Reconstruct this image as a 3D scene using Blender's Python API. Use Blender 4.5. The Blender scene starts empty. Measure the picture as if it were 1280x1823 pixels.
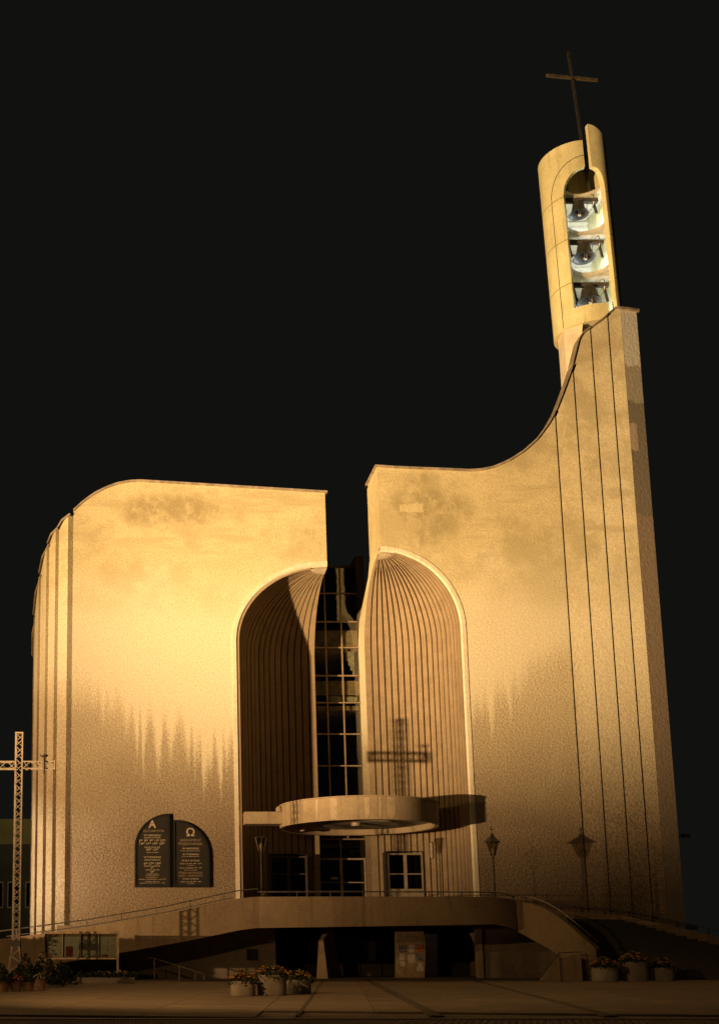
import bpy, bmesh, math, random
from mathutils import Vector, Matrix
R = math.radians
random.seed(7)
sc = bpy.context.scene
COL = sc.collection

# ------------------------------------------------------------------ camera
cam = bpy.data.cameras.new('camera')
cam.sensor_fit = 'AUTO'; cam.sensor_width = 36.0
cam.lens = 39.495; cam.shift_x = 0.2216; cam.shift_y = 0.2433
cam.clip_start = 0.1; cam.clip_end = 3000
co = bpy.data.objects.new('camera', cam); COL.objects.link(co)
co.location = (0, 0, 1.6); co.rotation_euler = (R(99.5), 0, 0)
sc.camera = co

# ------------------------------------------------------------------ night sky
w = bpy.data.worlds.new('World'); sc.world = w; w.use_nodes = True
bg = w.node_tree.nodes['Background']
bg.inputs['Color'].default_value = (0.98, 1.0, 0.90, 1); bg.inputs['Strength'].default_value = 0.0057

sc.view_settings.view_transform = 'Standard'; sc.view_settings.look = 'None'
sc.view_settings.exposure = 0.0; sc.view_settings.gamma = 1.0

# ------------------------------------------------------------------ floodlights
def spot(name, loc, target, power, color, size, blend, radius):
    l = bpy.data.lights.new(name, 'SPOT'); l.energy = power; l.color = color
    l.spot_size = R(size); l.spot_blend = blend; l.shadow_soft_size = radius
    o = bpy.data.objects.new(name, l); COL.objects.link(o); o.location = loc
    o.rotation_euler = (Vector(target) - Vector(loc)).to_track_quat('-Z', 'Y').to_euler()
    return o
# bank of sodium floodlights on a mast left of the square: one head for the wings, one for the tower
spot('sodium_floodlight', (-42, 18, 3.6), (-5, 68, 18), 210000, (1.0, 0.62, 0.295), 46, 1.0, 0.20)
spot('sodium_floodlight', (-42.5, 18.4, 3.7), (30, 68, 38), 590000, (1.0, 0.635, 0.285), 42, 1.0, 0.20)
# street lamp farther off on the same side, and an added fill spot brightening the near paving
spot('street_lamp_light', (-38, 37, 9), (12, 52, 1), 12000, (1.0, 0.60, 0.24), 120, 0.6, 0.15)
spot('ground_fill_light', (-7, 29, 9.5), (9, 43, 0), 5200, (1.0, 0.60, 0.24), 84, 0.9, 0.15)
# whitish lamp standing left of the ramp, beside the pilasters
spot('yard_lamp_light', (-16, 62, 5.0), (-6, 71, 6), 17000, (1.0, 0.86, 0.58), 50, 1.0, 0.15)

# ------------------------------------------------------------------ helpers
class MB:
    def __init__(s): s.v = []; s.f = []
    def add(s, vs, fs):
        n = len(s.v); s.v += [tuple(p) for p in vs]; s.f += [tuple(i + n for i in f) for f in fs]; return s
    def box(s, x0, x1, y0, y1, z0, z1):
        return s.add([(x0,y0,z0),(x1,y0,z0),(x1,y1,z0),(x0,y1,z0),(x0,y0,z1),(x1,y0,z1),(x1,y1,z1),(x0,y1,z1)],
                     [(0,3,2,1),(4,5,6,7),(0,1,5,4),(1,2,6,5),(2,3,7,6),(3,0,4,7)])
    def hexa(s, p): return s.add(p, [(0,3,2,1),(4,5,6,7),(0,1,5,4),(1,2,6,5),(2,3,7,6),(3,0,4,7)])
    def band(s, front, zb, zt, back):
        n = len(front); V = []
        for i in range(n):
            fx, fy = front[i]; bx, by = back[i]
            V += [(fx,fy,zb[i]),(fx,fy,zt[i]),(bx,by,zb[i]),(bx,by,zt[i])]
        F = []
        for i in range(n-1):
            a, b = 4*i, 4*i+4
            F += [(a,b,b+1,a+1),(a+2,a+3,b+3,b+2),(a+1,b+1,b+3,a+3),(a,a+2,b+2,b)]
        e = 4*(n-1); F += [(0,1,3,2),(e,e+2,e+3,e+1)]
        return s.add(V, F)
    def prism(s, poly, y0, y1):   # polygon in x,z extruded along y
        n = len(poly); V = [(x,y0,z) for x,z in poly] + [(x,y1,z) for x,z in poly]
        F = [tuple(range(n)), tuple(range(2*n-1, n-1, -1))] + [(i,n+i,n+(i+1)%n,(i+1)%n) for i in range(n)]
        return s.add(V, F)
    def plate(s, poly, z0, z1):   # polygon in x,y extruded along z
        n = len(poly); V = [(x,y,z0) for x,y in poly] + [(x,y,z1) for x,y in poly]
        F = [tuple(range(n-1,-1,-1)), tuple(range(n, 2*n))] + [(i,(i+1)%n,n+(i+1)%n,n+i) for i in range(n)]
        return s.add(V, F)
    def tube(s, pts, r, seg=8, cap=True):
        pts = [Vector(p) for p in pts]; n = len(pts); V = []; F = []
        rr = r if isinstance(r, (list, tuple)) else [r]*n
        for i, p in enumerate(pts):
            d = (pts[min(i+1,n-1)] - pts[max(i-1,0)]).normalized()
            a = Vector((0,0,1)) if abs(d.z) < 0.9 else Vector((1,0,0))
            u = d.cross(a).normalized(); v = d.cross(u)
            for k in range(seg):
                t = 2*math.pi*(k+0.5)/seg
                V.append(p + rr[i]*(u*math.cos(t) + v*math.sin(t)))
        for i in range(n-1):
            for k in range(seg):
                F.append((i*seg+k, i*seg+(k+1)%seg, (i+1)*seg+(k+1)%seg, (i+1)*seg+k))
        if cap: F += [tuple(range(seg-1,-1,-1)), tuple((n-1)*seg+k for k in range(seg))]
        return s.add(V, F)
    def lathe(s, prof, c=(0,0,0), seg=24, sx=1, sy=1):
        n = len(prof); V = []; F = []
        for r, z in prof:
            for k in range(seg):
                t = 2*math.pi*k/seg; V.append((c[0]+sx*r*math.cos(t), c[1]+sy*r*math.sin(t), c[2]+z))
        for i in range(n-1):
            for k in range(seg):
                F.append((i*seg+k, i*seg+(k+1)%seg, (i+1)*seg+(k+1)%seg, (i+1)*seg+k))
        if prof[0][0] > 1e-4: F.append(tuple(range(seg-1,-1,-1)))
        if prof[-1][0] > 1e-4: F.append(tuple((n-1)*seg+k for k in range(seg)))
        return s.add(V, F)
    def mesh(s, name, smooth=None, fix=True):
        me = bpy.data.meshes.new(name); me.from_pydata(s.v, [], s.f)
        if fix:
            bm = bmesh.new(); bm.from_mesh(me); bmesh.ops.recalc_face_normals(bm, faces=bm.faces); bm.to_mesh(me); bm.free()
        if smooth:
            me.polygons.foreach_set('use_smooth', [True]*len(me.polygons)); me.set_sharp_from_angle(angle=R(smooth))
        me.update(); return me

def put(name, me, mat, parent=None, local=False):
    o = bpy.data.objects.new(name, me); COL.objects.link(o)
    if mat and not me.materials: me.materials.append(mat)
    if parent:
        o.parent = parent
        if parent.type == 'EMPTY' and not local:
            o.matrix_parent_inverse = Matrix.Translation(parent.location).inverted()
    return o
def obj(name, mb, mat, parent=None, smooth=None, local=False, fix=True):
    return put(name, mb.mesh(name, smooth, fix), mat, parent, local)
def tag(o, label=None, cat=None, group=None, kind=None):
    if label: o['label'] = label
    if cat: o['category'] = cat
    if group: o['group'] = group
    if kind: o['kind'] = kind
    return o
def thing(name, loc, label, cat, group=None):
    o = bpy.data.objects.new(name, None); COL.objects.link(o); o.location = loc; o.empty_display_size = 0.5
    return tag(o, label, cat, group)
def interp(tab, x):
    if x <= tab[0][0]: return tab[0][1]
    for (a, b), (c, d) in zip(tab, tab[1:]):
        if x <= c: return b + (d-b)*(x-a)/(c-a)
    return tab[-1][1]
def lin(a, b, n): return [a + (b-a)*i/(n-1) for i in range(n)]

# ------------------------------------------------------------------ materials
class NT:
    def __init__(s, name):
        s.m = bpy.data.materials.new(name); s.m.use_nodes = True; s.t = s.m.node_tree; s.n = s.t.nodes
        s.b = s.n['Principled BSDF']; s.tc = s.n.new('ShaderNodeTexCoord')
    def new(s, ty, **k):
        o = s.n.new(ty)
        for a, v in k.items(): setattr(o, a, v)
        return o
    def link(s, a, b): s.t.links.new(a, b)
    def set(s, inp, v):
        if hasattr(v, 'is_linked') or hasattr(v, 'links'): s.link(v, inp)
        else: inp.default_value = v
    def math(s, op, a, b=0.0, c=0.0, clamp=False):
        o = s.new('ShaderNodeMath', operation=op, use_clamp=clamp)
        s.set(o.inputs[0], a); s.set(o.inputs[1], b)
        if op in ('MULTIPLY_ADD', 'SMOOTH_MIN'): s.set(o.inputs[2], c)
        return o.outputs[0]
    def rng(s, v, a, b, c=0.0, d=1.0, smooth=True):
        o = s.new('ShaderNodeMapRange', interpolation_type='SMOOTHSTEP' if smooth else 'LINEAR', clamp=True)
        s.set(o.inputs[0], v)
        for i, q in enumerate((a, b, c, d)): s.set(o.inputs[1+i], q)
        return o.outputs[0]
    def noise(s, vec=None, scale=5.0, detail=4.0, rough=0.55, stretch=None, dist=0.0):
        o = s.new('ShaderNodeTexNoise'); v = vec or s.tc.outputs['Object']
        if stretch:
            mp = s.new('ShaderNodeMapping'); s.link(v, mp.inputs[0]); mp.inputs['Scale'].default_value = stretch; v = mp.outputs[0]
        s.link(v, o.inputs['Vector']); o.inputs['Scale'].default_value = scale
        o.inputs['Detail'].default_value = detail; o.inputs['Roughness'].default_value = rough; o.inputs['Distortion'].default_value = dist
        return o.outputs['Fac']
    def mix(s, f, a, b, mode='MIX'):
        o = s.new('ShaderNodeMix', data_type='RGBA', blend_type=mode)
        s.set(o.inputs[0], f)
        for i, q in ((6, a), (7, b)):
            if isinstance(q, tuple): q = (q + (1,))[:4]
            s.set(o.inputs[i], q)
        return o.outputs[2]
    def bump(s, h, strength, dist):
        o = s.new('ShaderNodeBump'); s.link(h, o.inputs['Height']); o.inputs['Strength'].default_value = strength
        o.inputs['Distance'].default_value = dist; s.link(o.outputs[0], s.b.inputs['Normal'])
    def out(s, col=None, rough=0.8, metal=0.0, spec=0.3):
        if col is not None:
            if isinstance(col, tuple): col = (col + (1,))[:4]
            s.set(s.b.inputs['Base Color'], col)
        s.set(s.b.inputs['Roughness'], rough); s.b.inputs['Metallic'].default_value = metal
        s.b.inputs['Specular IOR Level'].default_value = spec
        return s.m

def simple(name, col, rough=0.7, metal=0.0, var=0.25, scale=3.0, bump=0.0, bscale=20.0, rand=0.0, spec=0.3):
    n = NT(name)
    f = n.noise(scale=scale, detail=6)
    dark = tuple(c*(1-var) for c in col); lite = tuple(min(1, c*(1+var)) for c in col)
    c = n.mix(n.rng(f, 0.3, 0.7), dark, lite)
    if rand:
        oi = n.new('ShaderNodeObjectInfo'); r = n.rng(oi.outputs['Random'], 0, 1, 1-rand, 1+rand, False)
        h = n.new('ShaderNodeHueSaturation'); n.link(r, h.inputs['Value']); n.link(c, h.inputs['Color']); c = h.outputs[0]
    if bump: n.bump(n.noise(scale=bscale, detail=4), bump, 0.02)
    return n.out(c, rough, metal, spec)

DRIPS = [(-9,17.0),(-4.2,17.0),(-3.38,16.62),(-3.24,16.45),(-3.11,16.25),(-2.98,16.45),(-2.84,16.57),(-2.11,16.2),(-1.93,15.66),(-1.77,14.99),(-1.61,15.66),(-1.57,16.15),(-1.49,16.05),(-1.39,15.76),(-1.29,15.41),(-1.19,15.76),(-1.09,16.0),(-0.56,15.73),(-0.42,14.87),(-0.29,13.82),(-0.16,14.87),(-0.05,15.68),(-0.02,15.52),(0.15,13.96),(0.39,12.05),(0.48,13.96),(0.49,15.47),(0.52,15.43),(0.58,13.49),(0.69,11.13),(0.8,13.49),(0.93,15.38),(1.18,15.13),(1.41,13.29),(1.62,11.04),(1.83,13.29),(1.88,15.08),(1.91,14.9),(2.12,13.87),(2.36,12.61),(2.6,13.87),(2.83,14.85),(3.08,14.56),(3.27,13.41),(3.45,12.01),(3.62,13.41),(3.63,14.51),(3.66,14.42),(3.79,12.92),(3.9,11.09),(4.01,12.92),(4.09,14.37),(4.12,14.25),(4.25,11.98),(4.43,9.21),(4.56,11.98),(4.57,14.2),(4.6,14.13),(4.69,12.47),(4.8,10.44),(4.91,12.47),(5.03,14.08),(5.06,13.94),(5.24,12.14),(5.43,9.94),(5.57,12.14),(5.58,13.89),(5.61,13.81),(5.71,12.77),(5.82,11.5),(5.93,12.77),(6.06,13.76),(7.0,13.4),(20.3,15.4),(20.6,15.76),(20.74,14.98),(20.87,14.03),(21.0,14.98),(21.14,15.71),(21.36,16.17),(21.46,15.76),(21.56,15.26),(21.66,15.76),(21.76,16.12),(21.86,16.54),(22.03,15.25),(22.17,13.68),(22.31,15.25),(22.48,16.49),(22.71,16.96),(22.8,16.52),(22.88,15.97),(22.96,16.52),(23.05,16.91),(23.11,17.24),(23.24,16.27),(23.35,15.09),(23.46,16.27),(23.59,17.19),(23.79,17.62),(23.89,16.88),(23.99,15.97),(24.09,16.88),(24.19,17.57),(24.67,18.17),(24.8,18.06),(24.91,17.93),(25.02,18.06),(25.15,18.12),(25.35,18.56),(25.45,18.44),(25.55,18.29),(25.65,18.44),(25.75,18.51),(27.4,19.4),(36,19.6)]
def make_stucco():
    n = NT('stucco'); sep = n.new('ShaderNodeSeparateXYZ'); n.link(n.tc.outputs['Object'], sep.inputs[0])
    x, y, z = sep.outputs
    # whitewash that has run down over the rough render in long drips
    cx = n.new('ShaderNodeCombineXYZ'); n.link(n.math('MULTIPLY_ADD', x, 1.0, 40.0), cx.inputs[0]); n.link(n.math('MULTIPLY', z, 0.05), cx.inputs[1])
    fcv = n.new('ShaderNodeFloatCurve'); cur = fcv.mapping.curves[0]
    for q, (a_, b_) in enumerate(DRIPS):
        loc = ((a_+9)/45.0, (b_-5)/20.0)
        if q == 0: cur.points[0].location = loc
        elif q == len(DRIPS)-1: cur.points[-1].location = loc
        else: cur.points.new(*loc)
    for p_ in cur.points: p_.handle_type = 'VECTOR'
    fcv.mapping.update()
    wx = n.math('ADD', x, n.math('MULTIPLY', n.math('SUBTRACT', n.noise(scale=0.9, detail=3), 0.5), 0.22))
    n.link(n.math('DIVIDE', n.math('ADD', wx, 9.0), 45.0), fcv.inputs['Value'])
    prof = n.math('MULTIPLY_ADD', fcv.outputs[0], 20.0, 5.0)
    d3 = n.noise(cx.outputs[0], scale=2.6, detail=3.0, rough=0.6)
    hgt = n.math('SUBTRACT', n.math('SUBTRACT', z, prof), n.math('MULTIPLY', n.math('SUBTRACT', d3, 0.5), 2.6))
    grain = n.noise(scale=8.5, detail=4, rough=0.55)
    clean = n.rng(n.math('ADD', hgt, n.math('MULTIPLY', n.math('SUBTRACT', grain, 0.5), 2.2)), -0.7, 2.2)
    # right tower strips are weathered less sharply
    soft = n.rng(z, 8.0, 24.0)
    edge = n.rng(x, 26.8, 28.2)
    clean = n.math('ADD', n.math('MULTIPLY', clean, n.math('SUBTRACT', 1.0, edge)), n.math('MULTIPLY', soft, edge))
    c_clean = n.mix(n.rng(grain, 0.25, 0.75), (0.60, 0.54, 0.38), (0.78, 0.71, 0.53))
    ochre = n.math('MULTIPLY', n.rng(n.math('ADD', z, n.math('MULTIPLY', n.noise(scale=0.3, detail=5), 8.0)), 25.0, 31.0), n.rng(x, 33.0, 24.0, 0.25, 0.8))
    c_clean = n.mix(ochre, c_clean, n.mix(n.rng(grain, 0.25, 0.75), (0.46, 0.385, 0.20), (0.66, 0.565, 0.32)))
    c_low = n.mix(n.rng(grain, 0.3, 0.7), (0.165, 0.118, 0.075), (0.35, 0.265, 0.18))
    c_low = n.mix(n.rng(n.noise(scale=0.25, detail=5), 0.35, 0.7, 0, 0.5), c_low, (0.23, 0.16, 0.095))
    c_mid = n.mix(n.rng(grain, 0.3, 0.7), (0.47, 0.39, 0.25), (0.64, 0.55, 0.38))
    c_rough = n.mix(n.rng(n.math('ADD', z, n.math('MULTIPLY', n.noise(scale=0.4, detail=4), 4.0)), 9.5, 19.5, smooth=False), c_low, c_mid)  # darker toward the base: floodlight falloff put into the render colour
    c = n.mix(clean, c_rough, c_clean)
    # soot and algae below the coping
    big = n.noise(scale=0.33, detail=6, rough=0.62)
    bandn = n.noise(scale=0.8, detail=4, stretch=(0.25, 0.25, 1.6))
    upper = n.math('MULTIPLY', n.rng(z, 24.0, 28.5), n.rng(z, 33.5, 31.3))
    def blob(cx_, cz_, rx, rz):
        a = n.math('DIVIDE', n.math('SUBTRACT', x, cx_), rx); b = n.math('DIVIDE', n.math('SUBTRACT', z, cz_), rz)
        dd = n.math('ADD', n.math('MULTIPLY', a, a), n.math('MULTIPLY', b, b))
        dd = n.math('ADD', dd, n.math('MULTIPLY', n.math('SUBTRACT', big, 0.5), 3.2))
        return n.rng(dd, 1.5, 0.1)
    stain = n.math('MAXIMUM', blob(2.8, 29.2, 3.4, 1.3), blob(18.4, 29.0, 3.2, 2.6))
    fleck = n.noise(scale=2.2, detail=6, rough=0.7)
    drops = n.noise(scale=1.0, detail=4, rough=0.6, stretch=(1.1, 1.1, 0.4))
    stain = n.math('MULTIPLY', stain, n.rng(n.math('ADD', n.math('MULTIPLY', fleck, 0.7), n.math('MULTIPLY', drops, 0.45)), 0.40, 0.66, 0.35, 1.0))
    wide = n.math('MULTIPLY', n.rng(n.math('ADD', big, n.math('MULTIPLY', fleck, 0.35)), 0.55, 0.85), n.rng(z, 20.0, 28.0))
    st2 = n.math('MULTIPLY', n.rng(bandn, 0.45, 0.68), n.math('MULTIPLY', upper, 0.5))
    stain = n.math('MAXIMUM', n.math('MAXIMUM', stain, st2), n.math('MULTIPLY', wide, 0.6))
    stain = n.math('MULTIPLY', stain, n.rng(grain, 0.2, 0.6, 0.5, 1.0))
    # a pale rectangle of patched render
    px = n.math('ABSOLUTE', n.math('SUBTRACT', x, 17.75)); pz = n.math('ABSOLUTE', n.math('SUBTRACT', n.math('ADD', z, n.math('MULTIPLY', n.math('SUBTRACT', bandn, 0.5), 0.5)), 29.35))
    patch = n.math('MULTIPLY', n.rng(n.math('ADD', px, n.math('MULTIPLY', fleck, 0.5)), 1.08, 0.98), n.rng(n.math('ADD', pz, n.math('MULTIPLY', fleck, 0.3)), 0.48, 0.40))
    stain = n.math('MULTIPLY', stain, n.math('SUBTRACT', 1.0, n.math('MULTIPLY', patch, 0.6)))
    c = n.mix(n.math('MULTIPLY', stain, 0.95), c, n.mix(grain, (0.22, 0.18, 0.09), (0.36, 0.30, 0.16)))
    n.bump(n.noise(scale=8.0, detail=5, rough=0.6), 0.8, 0.085)
    bn = [q for q in n.n if q.type == 'BUMP'][0]; n.link(n.rng(clean, 0, 1, 0.9, 0.38, False), bn.inputs['Strength'])
    return n.out(c, 0.85, 0, 0.25)
def make_facet():
    n = NT('patched_render'); sep = n.new('ShaderNodeSeparateXYZ'); n.link(n.tc.outputs['Object'], sep.inputs[0])
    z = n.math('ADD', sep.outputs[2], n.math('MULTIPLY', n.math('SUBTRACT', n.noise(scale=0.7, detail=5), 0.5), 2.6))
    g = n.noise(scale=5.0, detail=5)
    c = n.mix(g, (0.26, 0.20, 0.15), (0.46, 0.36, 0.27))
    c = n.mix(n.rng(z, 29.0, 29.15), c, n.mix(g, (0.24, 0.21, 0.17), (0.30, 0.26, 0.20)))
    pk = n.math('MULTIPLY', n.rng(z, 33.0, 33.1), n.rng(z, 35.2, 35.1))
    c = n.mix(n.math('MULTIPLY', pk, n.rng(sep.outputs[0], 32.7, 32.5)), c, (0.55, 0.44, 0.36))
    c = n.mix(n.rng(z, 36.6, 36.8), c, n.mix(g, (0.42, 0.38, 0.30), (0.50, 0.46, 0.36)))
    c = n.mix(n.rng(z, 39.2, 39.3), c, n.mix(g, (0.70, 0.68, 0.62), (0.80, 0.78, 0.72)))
    n.bump(n.noise(scale=5.5, detail=6), 0.5, 0.07)
    return n.out(c, 0.85)
def make_concrete(name, a, b, scale=1.4, streak=0.5, bump=0.35, bs=14):
    n = NT(name); g = n.noise(scale=scale, detail=8, rough=0.65); st = n.noise(scale=1.0, detail=5, stretch=(3.0, 3.0, 0.22))
    fine = n.noise(scale=bs, detail=4)
    c = n.mix(n.rng(g, 0.25, 0.75), a, b)
    c = n.mix(n.math('MULTIPLY', n.rng(st, 0.52, 0.75), streak), c, tuple(q*0.45 for q in a))
    c = n.mix(n.rng(fine, 0.3, 0.7, 0.0, 0.35), c, tuple(min(1, q*1.3) for q in b))
    n.bump(fine, bump, 0.03)
    return n.out(c, 0.88)

M = {}
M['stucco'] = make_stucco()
M['facet'] = make_facet()
M['rib'] = make_concrete('ribbed_concrete', (0.23, 0.17, 0.105), (0.33, 0.25, 0.16), 1.2, 0.35, 0.4, 9)
M['niche'] = simple('niche_lining', (0.30, 0.25, 0.18), 0.9)
M['trim'] = make_concrete('pale_render', (0.55, 0.48, 0.36), (0.72, 0.64, 0.50), 1.0, 0.3, 0.4, 7)
M['coping'] = simple('weathered_sheet_metal', (0.40, 0.33, 0.24), 0.5, 0.3, 0.3, 2.0)
M['belfry'] = make_concrete('belfry_concrete', (0.56, 0.50, 0.27), (0.80, 0.73, 0.43), 0.7, 0.6, 0.3, 10)
M['slab'] = make_concrete('slab_concrete', (0.46, 0.43, 0.34), (0.62, 0.58, 0.48), 1.0, 0.3)
M['fascia'] = make_concrete('old_fascia_concrete', (0.30, 0.225, 0.145), (0.44, 0.34, 0.22), 1.1, 0.6, 0.5, 11)
M['lime'] = make_concrete('lime_deposit', (0.36, 0.28, 0.19), (0.56, 0.45, 0.31), 2.5, 0.5, 0.4, 12)
M['fascia2'] = make_concrete('terrace_concrete', (0.24, 0.165, 0.10), (0.34, 0.245, 0.15), 0.6, 0.55, 0.35, 8)
M['under'] = make_concrete('undercroft_render', (0.18, 0.14, 0.10), (0.28, 0.22, 0.155), 0.8, 0.5, 0.4, 9)
M['soffit'] = simple('painted_soffit', (0.38, 0.34, 0.28), 0.8, 0, 0.2, 0.8)
M['step'] = make_concrete('step_concrete', (0.13, 0.11, 0.085), (0.20, 0.165, 0.125), 1.5, 0.3)
M['steel'] = simple('rail_steel', (0.34, 0.30, 0.26), 0.38, 0.85, 0.25, 5.0)
M['darksteel'] = simple('dark_painted_steel', (0.055, 0.05, 0.04), 0.55, 0.3, 0.3, 6.0)
M['lattice'] = simple('pale_lattice_paint', (0.24, 0.19, 0.14), 0.6, 0.0, 0.2, 4.0)
M['crossarm'] = simple('weathered_bronze_sheet', (0.17, 0.13, 0.08), 0.6, 0.2, 0.35, 3.0)
M['frame'] = simple('door_frame_paint', (0.38, 0.31, 0.23), 0.5, 0.1, 0.15, 3.0)
M['darkframe'] = simple('dark_frame_paint', (0.09, 0.075, 0.055), 0.5, 0.2, 0.2, 3.0)
M['mullion'] = simple('mullion_paint', (0.28, 0.21, 0.14), 0.5, 0.1, 0.2, 3.0)
M['plaque'] = simple('plaque_enamel', (0.022, 0.017, 0.012), 0.7, 0, 0.15, 1.5)
M['plaqueframe'] = simple('plaque_frame_paint', (0.010, 0.010, 0.009), 0.6, 0.0, 0.2, 3.0)
M['letter'] = simple('plaque_lettering', (0.50, 0.40, 0.26), 0.5, 0, 0.1, 3.0)
M['letter2'] = simple('plaque_lettering_faded', (0.25, 0.19, 0.11), 0.6, 0, 0.1, 3.0)
M['bronze'] = simple('bell_bronze', (0.06, 0.056, 0.05), 0.5, 0.3, 0.3, 3.0)
M['wood'] = simple('headstock_timber', (0.075, 0.065, 0.05), 0.8, 0, 0.3, 5.0)
M['dark'] = simple('dark_interior', (0.035, 0.03, 0.024), 0.9)
M['interior'] = simple('interior_plaster', (0.50, 0.37, 0.23), 0.85)
M['linen'] = simple('pale_linen', (0.72, 0.64, 0.50), 0.8)
M['paper'] = simple('poster_paper', (0.60, 0.53, 0.42), 0.8, 0, 0.1, 6.0)
M['paperred'] = simple('poster_red', (0.26, 0.04, 0.03), 0.7)
M['paperblue'] = simple('poster_blue', (0.17, 0.16, 0.19), 0.7, 0, 0.4, 9.0)
M['paperorange'] = simple('poster_orange', (0.48, 0.16, 0.05), 0.7, 0, 0.3, 9.0)
M['board'] = simple('board_lining', (0.36, 0.25, 0.15), 0.85)
M['tub'] = make_concrete('planter_concrete', (0.24, 0.195, 0.15), (0.34, 0.285, 0.22), 3.0, 0.3, 0.4, 25)
M['soil'] = simple('soil', (0.05, 0.035, 0.025), 0.95)
M['clay'] = simple('terracotta', (0.30, 0.17, 0.10), 0.85, 0, 0.3, 4, rand=0.3)
M['leaf'] = simple('leaf_green', (0.055, 0.075, 0.022), 0.6, 0, 0.5, 9)
M['leafdark'] = simple('leaf_dark', (0.04, 0.05, 0.022), 0.6, 0, 0.5, 9)
M['orange'] = simple('marigold_orange', (0.42, 0.12, 0.02), 0.6, 0, 0.35, 12)
M['yellow'] = simple('marigold_yellow', (0.50, 0.30, 0.05), 0.6, 0, 0.3, 12)
M['pink'] = simple('blossom_pink', (0.55, 0.15, 0.16), 0.6, 0, 0.3, 12)
M['cream'] = simple('blossom_cream', (0.65, 0.52, 0.30), 0.6, 0, 0.3, 12)
M['green_wall'] = simple('green_render', (0.07, 0.08, 0.033), 0.9, 0, 0.15, 0.5)
M['dark_wall'] = simple('dark_render', (0.016, 0.02, 0.016), 0.9, 0, 0.3, 0.5)
M['white'] = simple('white_enamel', (0.75, 0.75, 0.72), 0.5)
M['red'] = simple('red_enamel', (0.45, 0.03, 0.02), 0.5)
M['joint'] = simple('joint_grime', (0.05, 0.042, 0.028), 0.9)

def make_glass(name, tint, refl):
    n = NT(name); n.n.remove(n.b); out = [q for q in n.n if q.type == 'OUTPUT_MATERIAL'][0]
    tr = n.new('ShaderNodeBsdfTransparent'); tr.inputs[0].default_value = tint + (1,)
    gl = n.new('ShaderNodeBsdfGlossy'); gl.inputs[0].default_value = (0.9, 0.9, 0.9, 1); gl.inputs['Roughness'].default_value = 0.03
    fr = n.new('ShaderNodeLayerWeight'); fr.inputs[0].default_value = 0.5; fz = n.math('MULTIPLY_ADD', n.math('POWER', fr.outputs['Facing'], 4.0), 0.7, 0.045)
    wob = n.noise(scale=1.3, detail=2); bp = n.new('ShaderNodeBump'); n.link(wob, bp.inputs['Height']); bp.inputs['Strength'].default_value = 0.12; bp.inputs['Distance'].default_value = 0.05
    n.link(bp.outputs[0], gl.inputs['Normal'])
    mx = n.new('ShaderNodeMixShader'); n.link(n.math('MULTIPLY', fz, refl, clamp=True), mx.inputs[0])
    n.link(tr.outputs[0], mx.inputs[1]); n.link(gl.outputs[0], mx.inputs[2]); n.link(mx.outputs[0], out.inputs[0])
    return n.m
M['glass'] = make_glass('window_glass', (0.72, 0.74, 0.70), 1.6)
M['darkglass'] = make_glass('tinted_glass', (0.35, 0.36, 0.33), 1.4)
M['lampglass'] = make_glass('lantern_glass', (0.55, 0.50, 0.38), 1.5)

def make_paving():
    n = NT('plaza_concrete'); g = n.noise(scale=0.9, detail=8, rough=0.65); f = n.noise(scale=22, detail=3)
    oi = n.new('ShaderNodeObjectInfo')
    c = n.mix(n.rng(g, 0.3, 0.75), (0.20, 0.145, 0.095), (0.31, 0.225, 0.15))
    sp = n.noise(scale=0.35, detail=4)
    c = n.mix(n.rng(sp, 0.55, 0.72, 0, 0.45), c, (0.10, 0.075, 0.05))
    h = n.new('ShaderNodeHueSaturation'); n.link(n.rng(oi.outputs['Random'], 0, 1, 0.88, 1.12, False), h.inputs['Value']); n.link(c, h.inputs['Color'])
    n.bump(f, 0.35, 0.015)
    return n.out(h.outputs[0], 0.85)
M['paving'] = make_paving()
M['asphalt'] = simple('asphalt', (0.06, 0.048, 0.036), 0.9, 0, 0.3, 2.0, 0.3, 40)
M['channel'] = simple('dark_setts', (0.13, 0.095, 0.062), 0.9, 0, 0.3, 3.0, 0.4, 30)

# ================================================================== THE SETTING
g = MB(); g.add([(-600,-200,-0.08),(800,-200,-0.08),(800,1500,-0.08),(-600,1500,-0.08)], [(0,1,2,3)])
tag(obj('ground', g, M['asphalt']), kind='structure')
pl = MB().add([(-34,27.2,-0.05),(44,27.2,-0.05),(52,70,-0.05),(-30,70,-0.05)], [(0,1,2,3)])
plaza = obj('plaza', pl, M['paving']); tag(plaza, kind='structure')
slab_me = MB().hexa([(-1.446,-1.446,0),(1.446,-1.446,0),(1.446,1.446,0),(-1.446,1.446,0),(-1.438,-1.438,0.055),(1.438,-1.438,0.055),(1.438,1.438,0.055),(-1.438,1.438,0.055)]).mesh('paving_slab')
slab_me.materials.append(M['paving'])
ang = math.atan(0.18); ux = Vector((math.cos(ang), -math.sin(ang), 0)); uy = Vector((math.sin(ang), math.cos(ang), 0))
rs = random.Random(3)
for i in range(-9, 14):
    for j in range(-1, 16):
        p = Vector((4.6, 28.6, 0)) + ux*(2.9*i) + uy*(2.9*j)
        px_ = 236 + 2000*p.x/p.y
        if p.y < 28.9 or p.y > 66.5 or px_ < -130 or px_ > 1400: continue
        s = put('paving_slab', slab_me, None, plaza); s.location = (p.x, p.y, -0.056 + rs.uniform(-0.001, 0.001))
        s.rotation_euler = (rs.uniform(-0.0005, 0.0005), rs.uniform(-0.0005, 0.0005), -ang)
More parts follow.
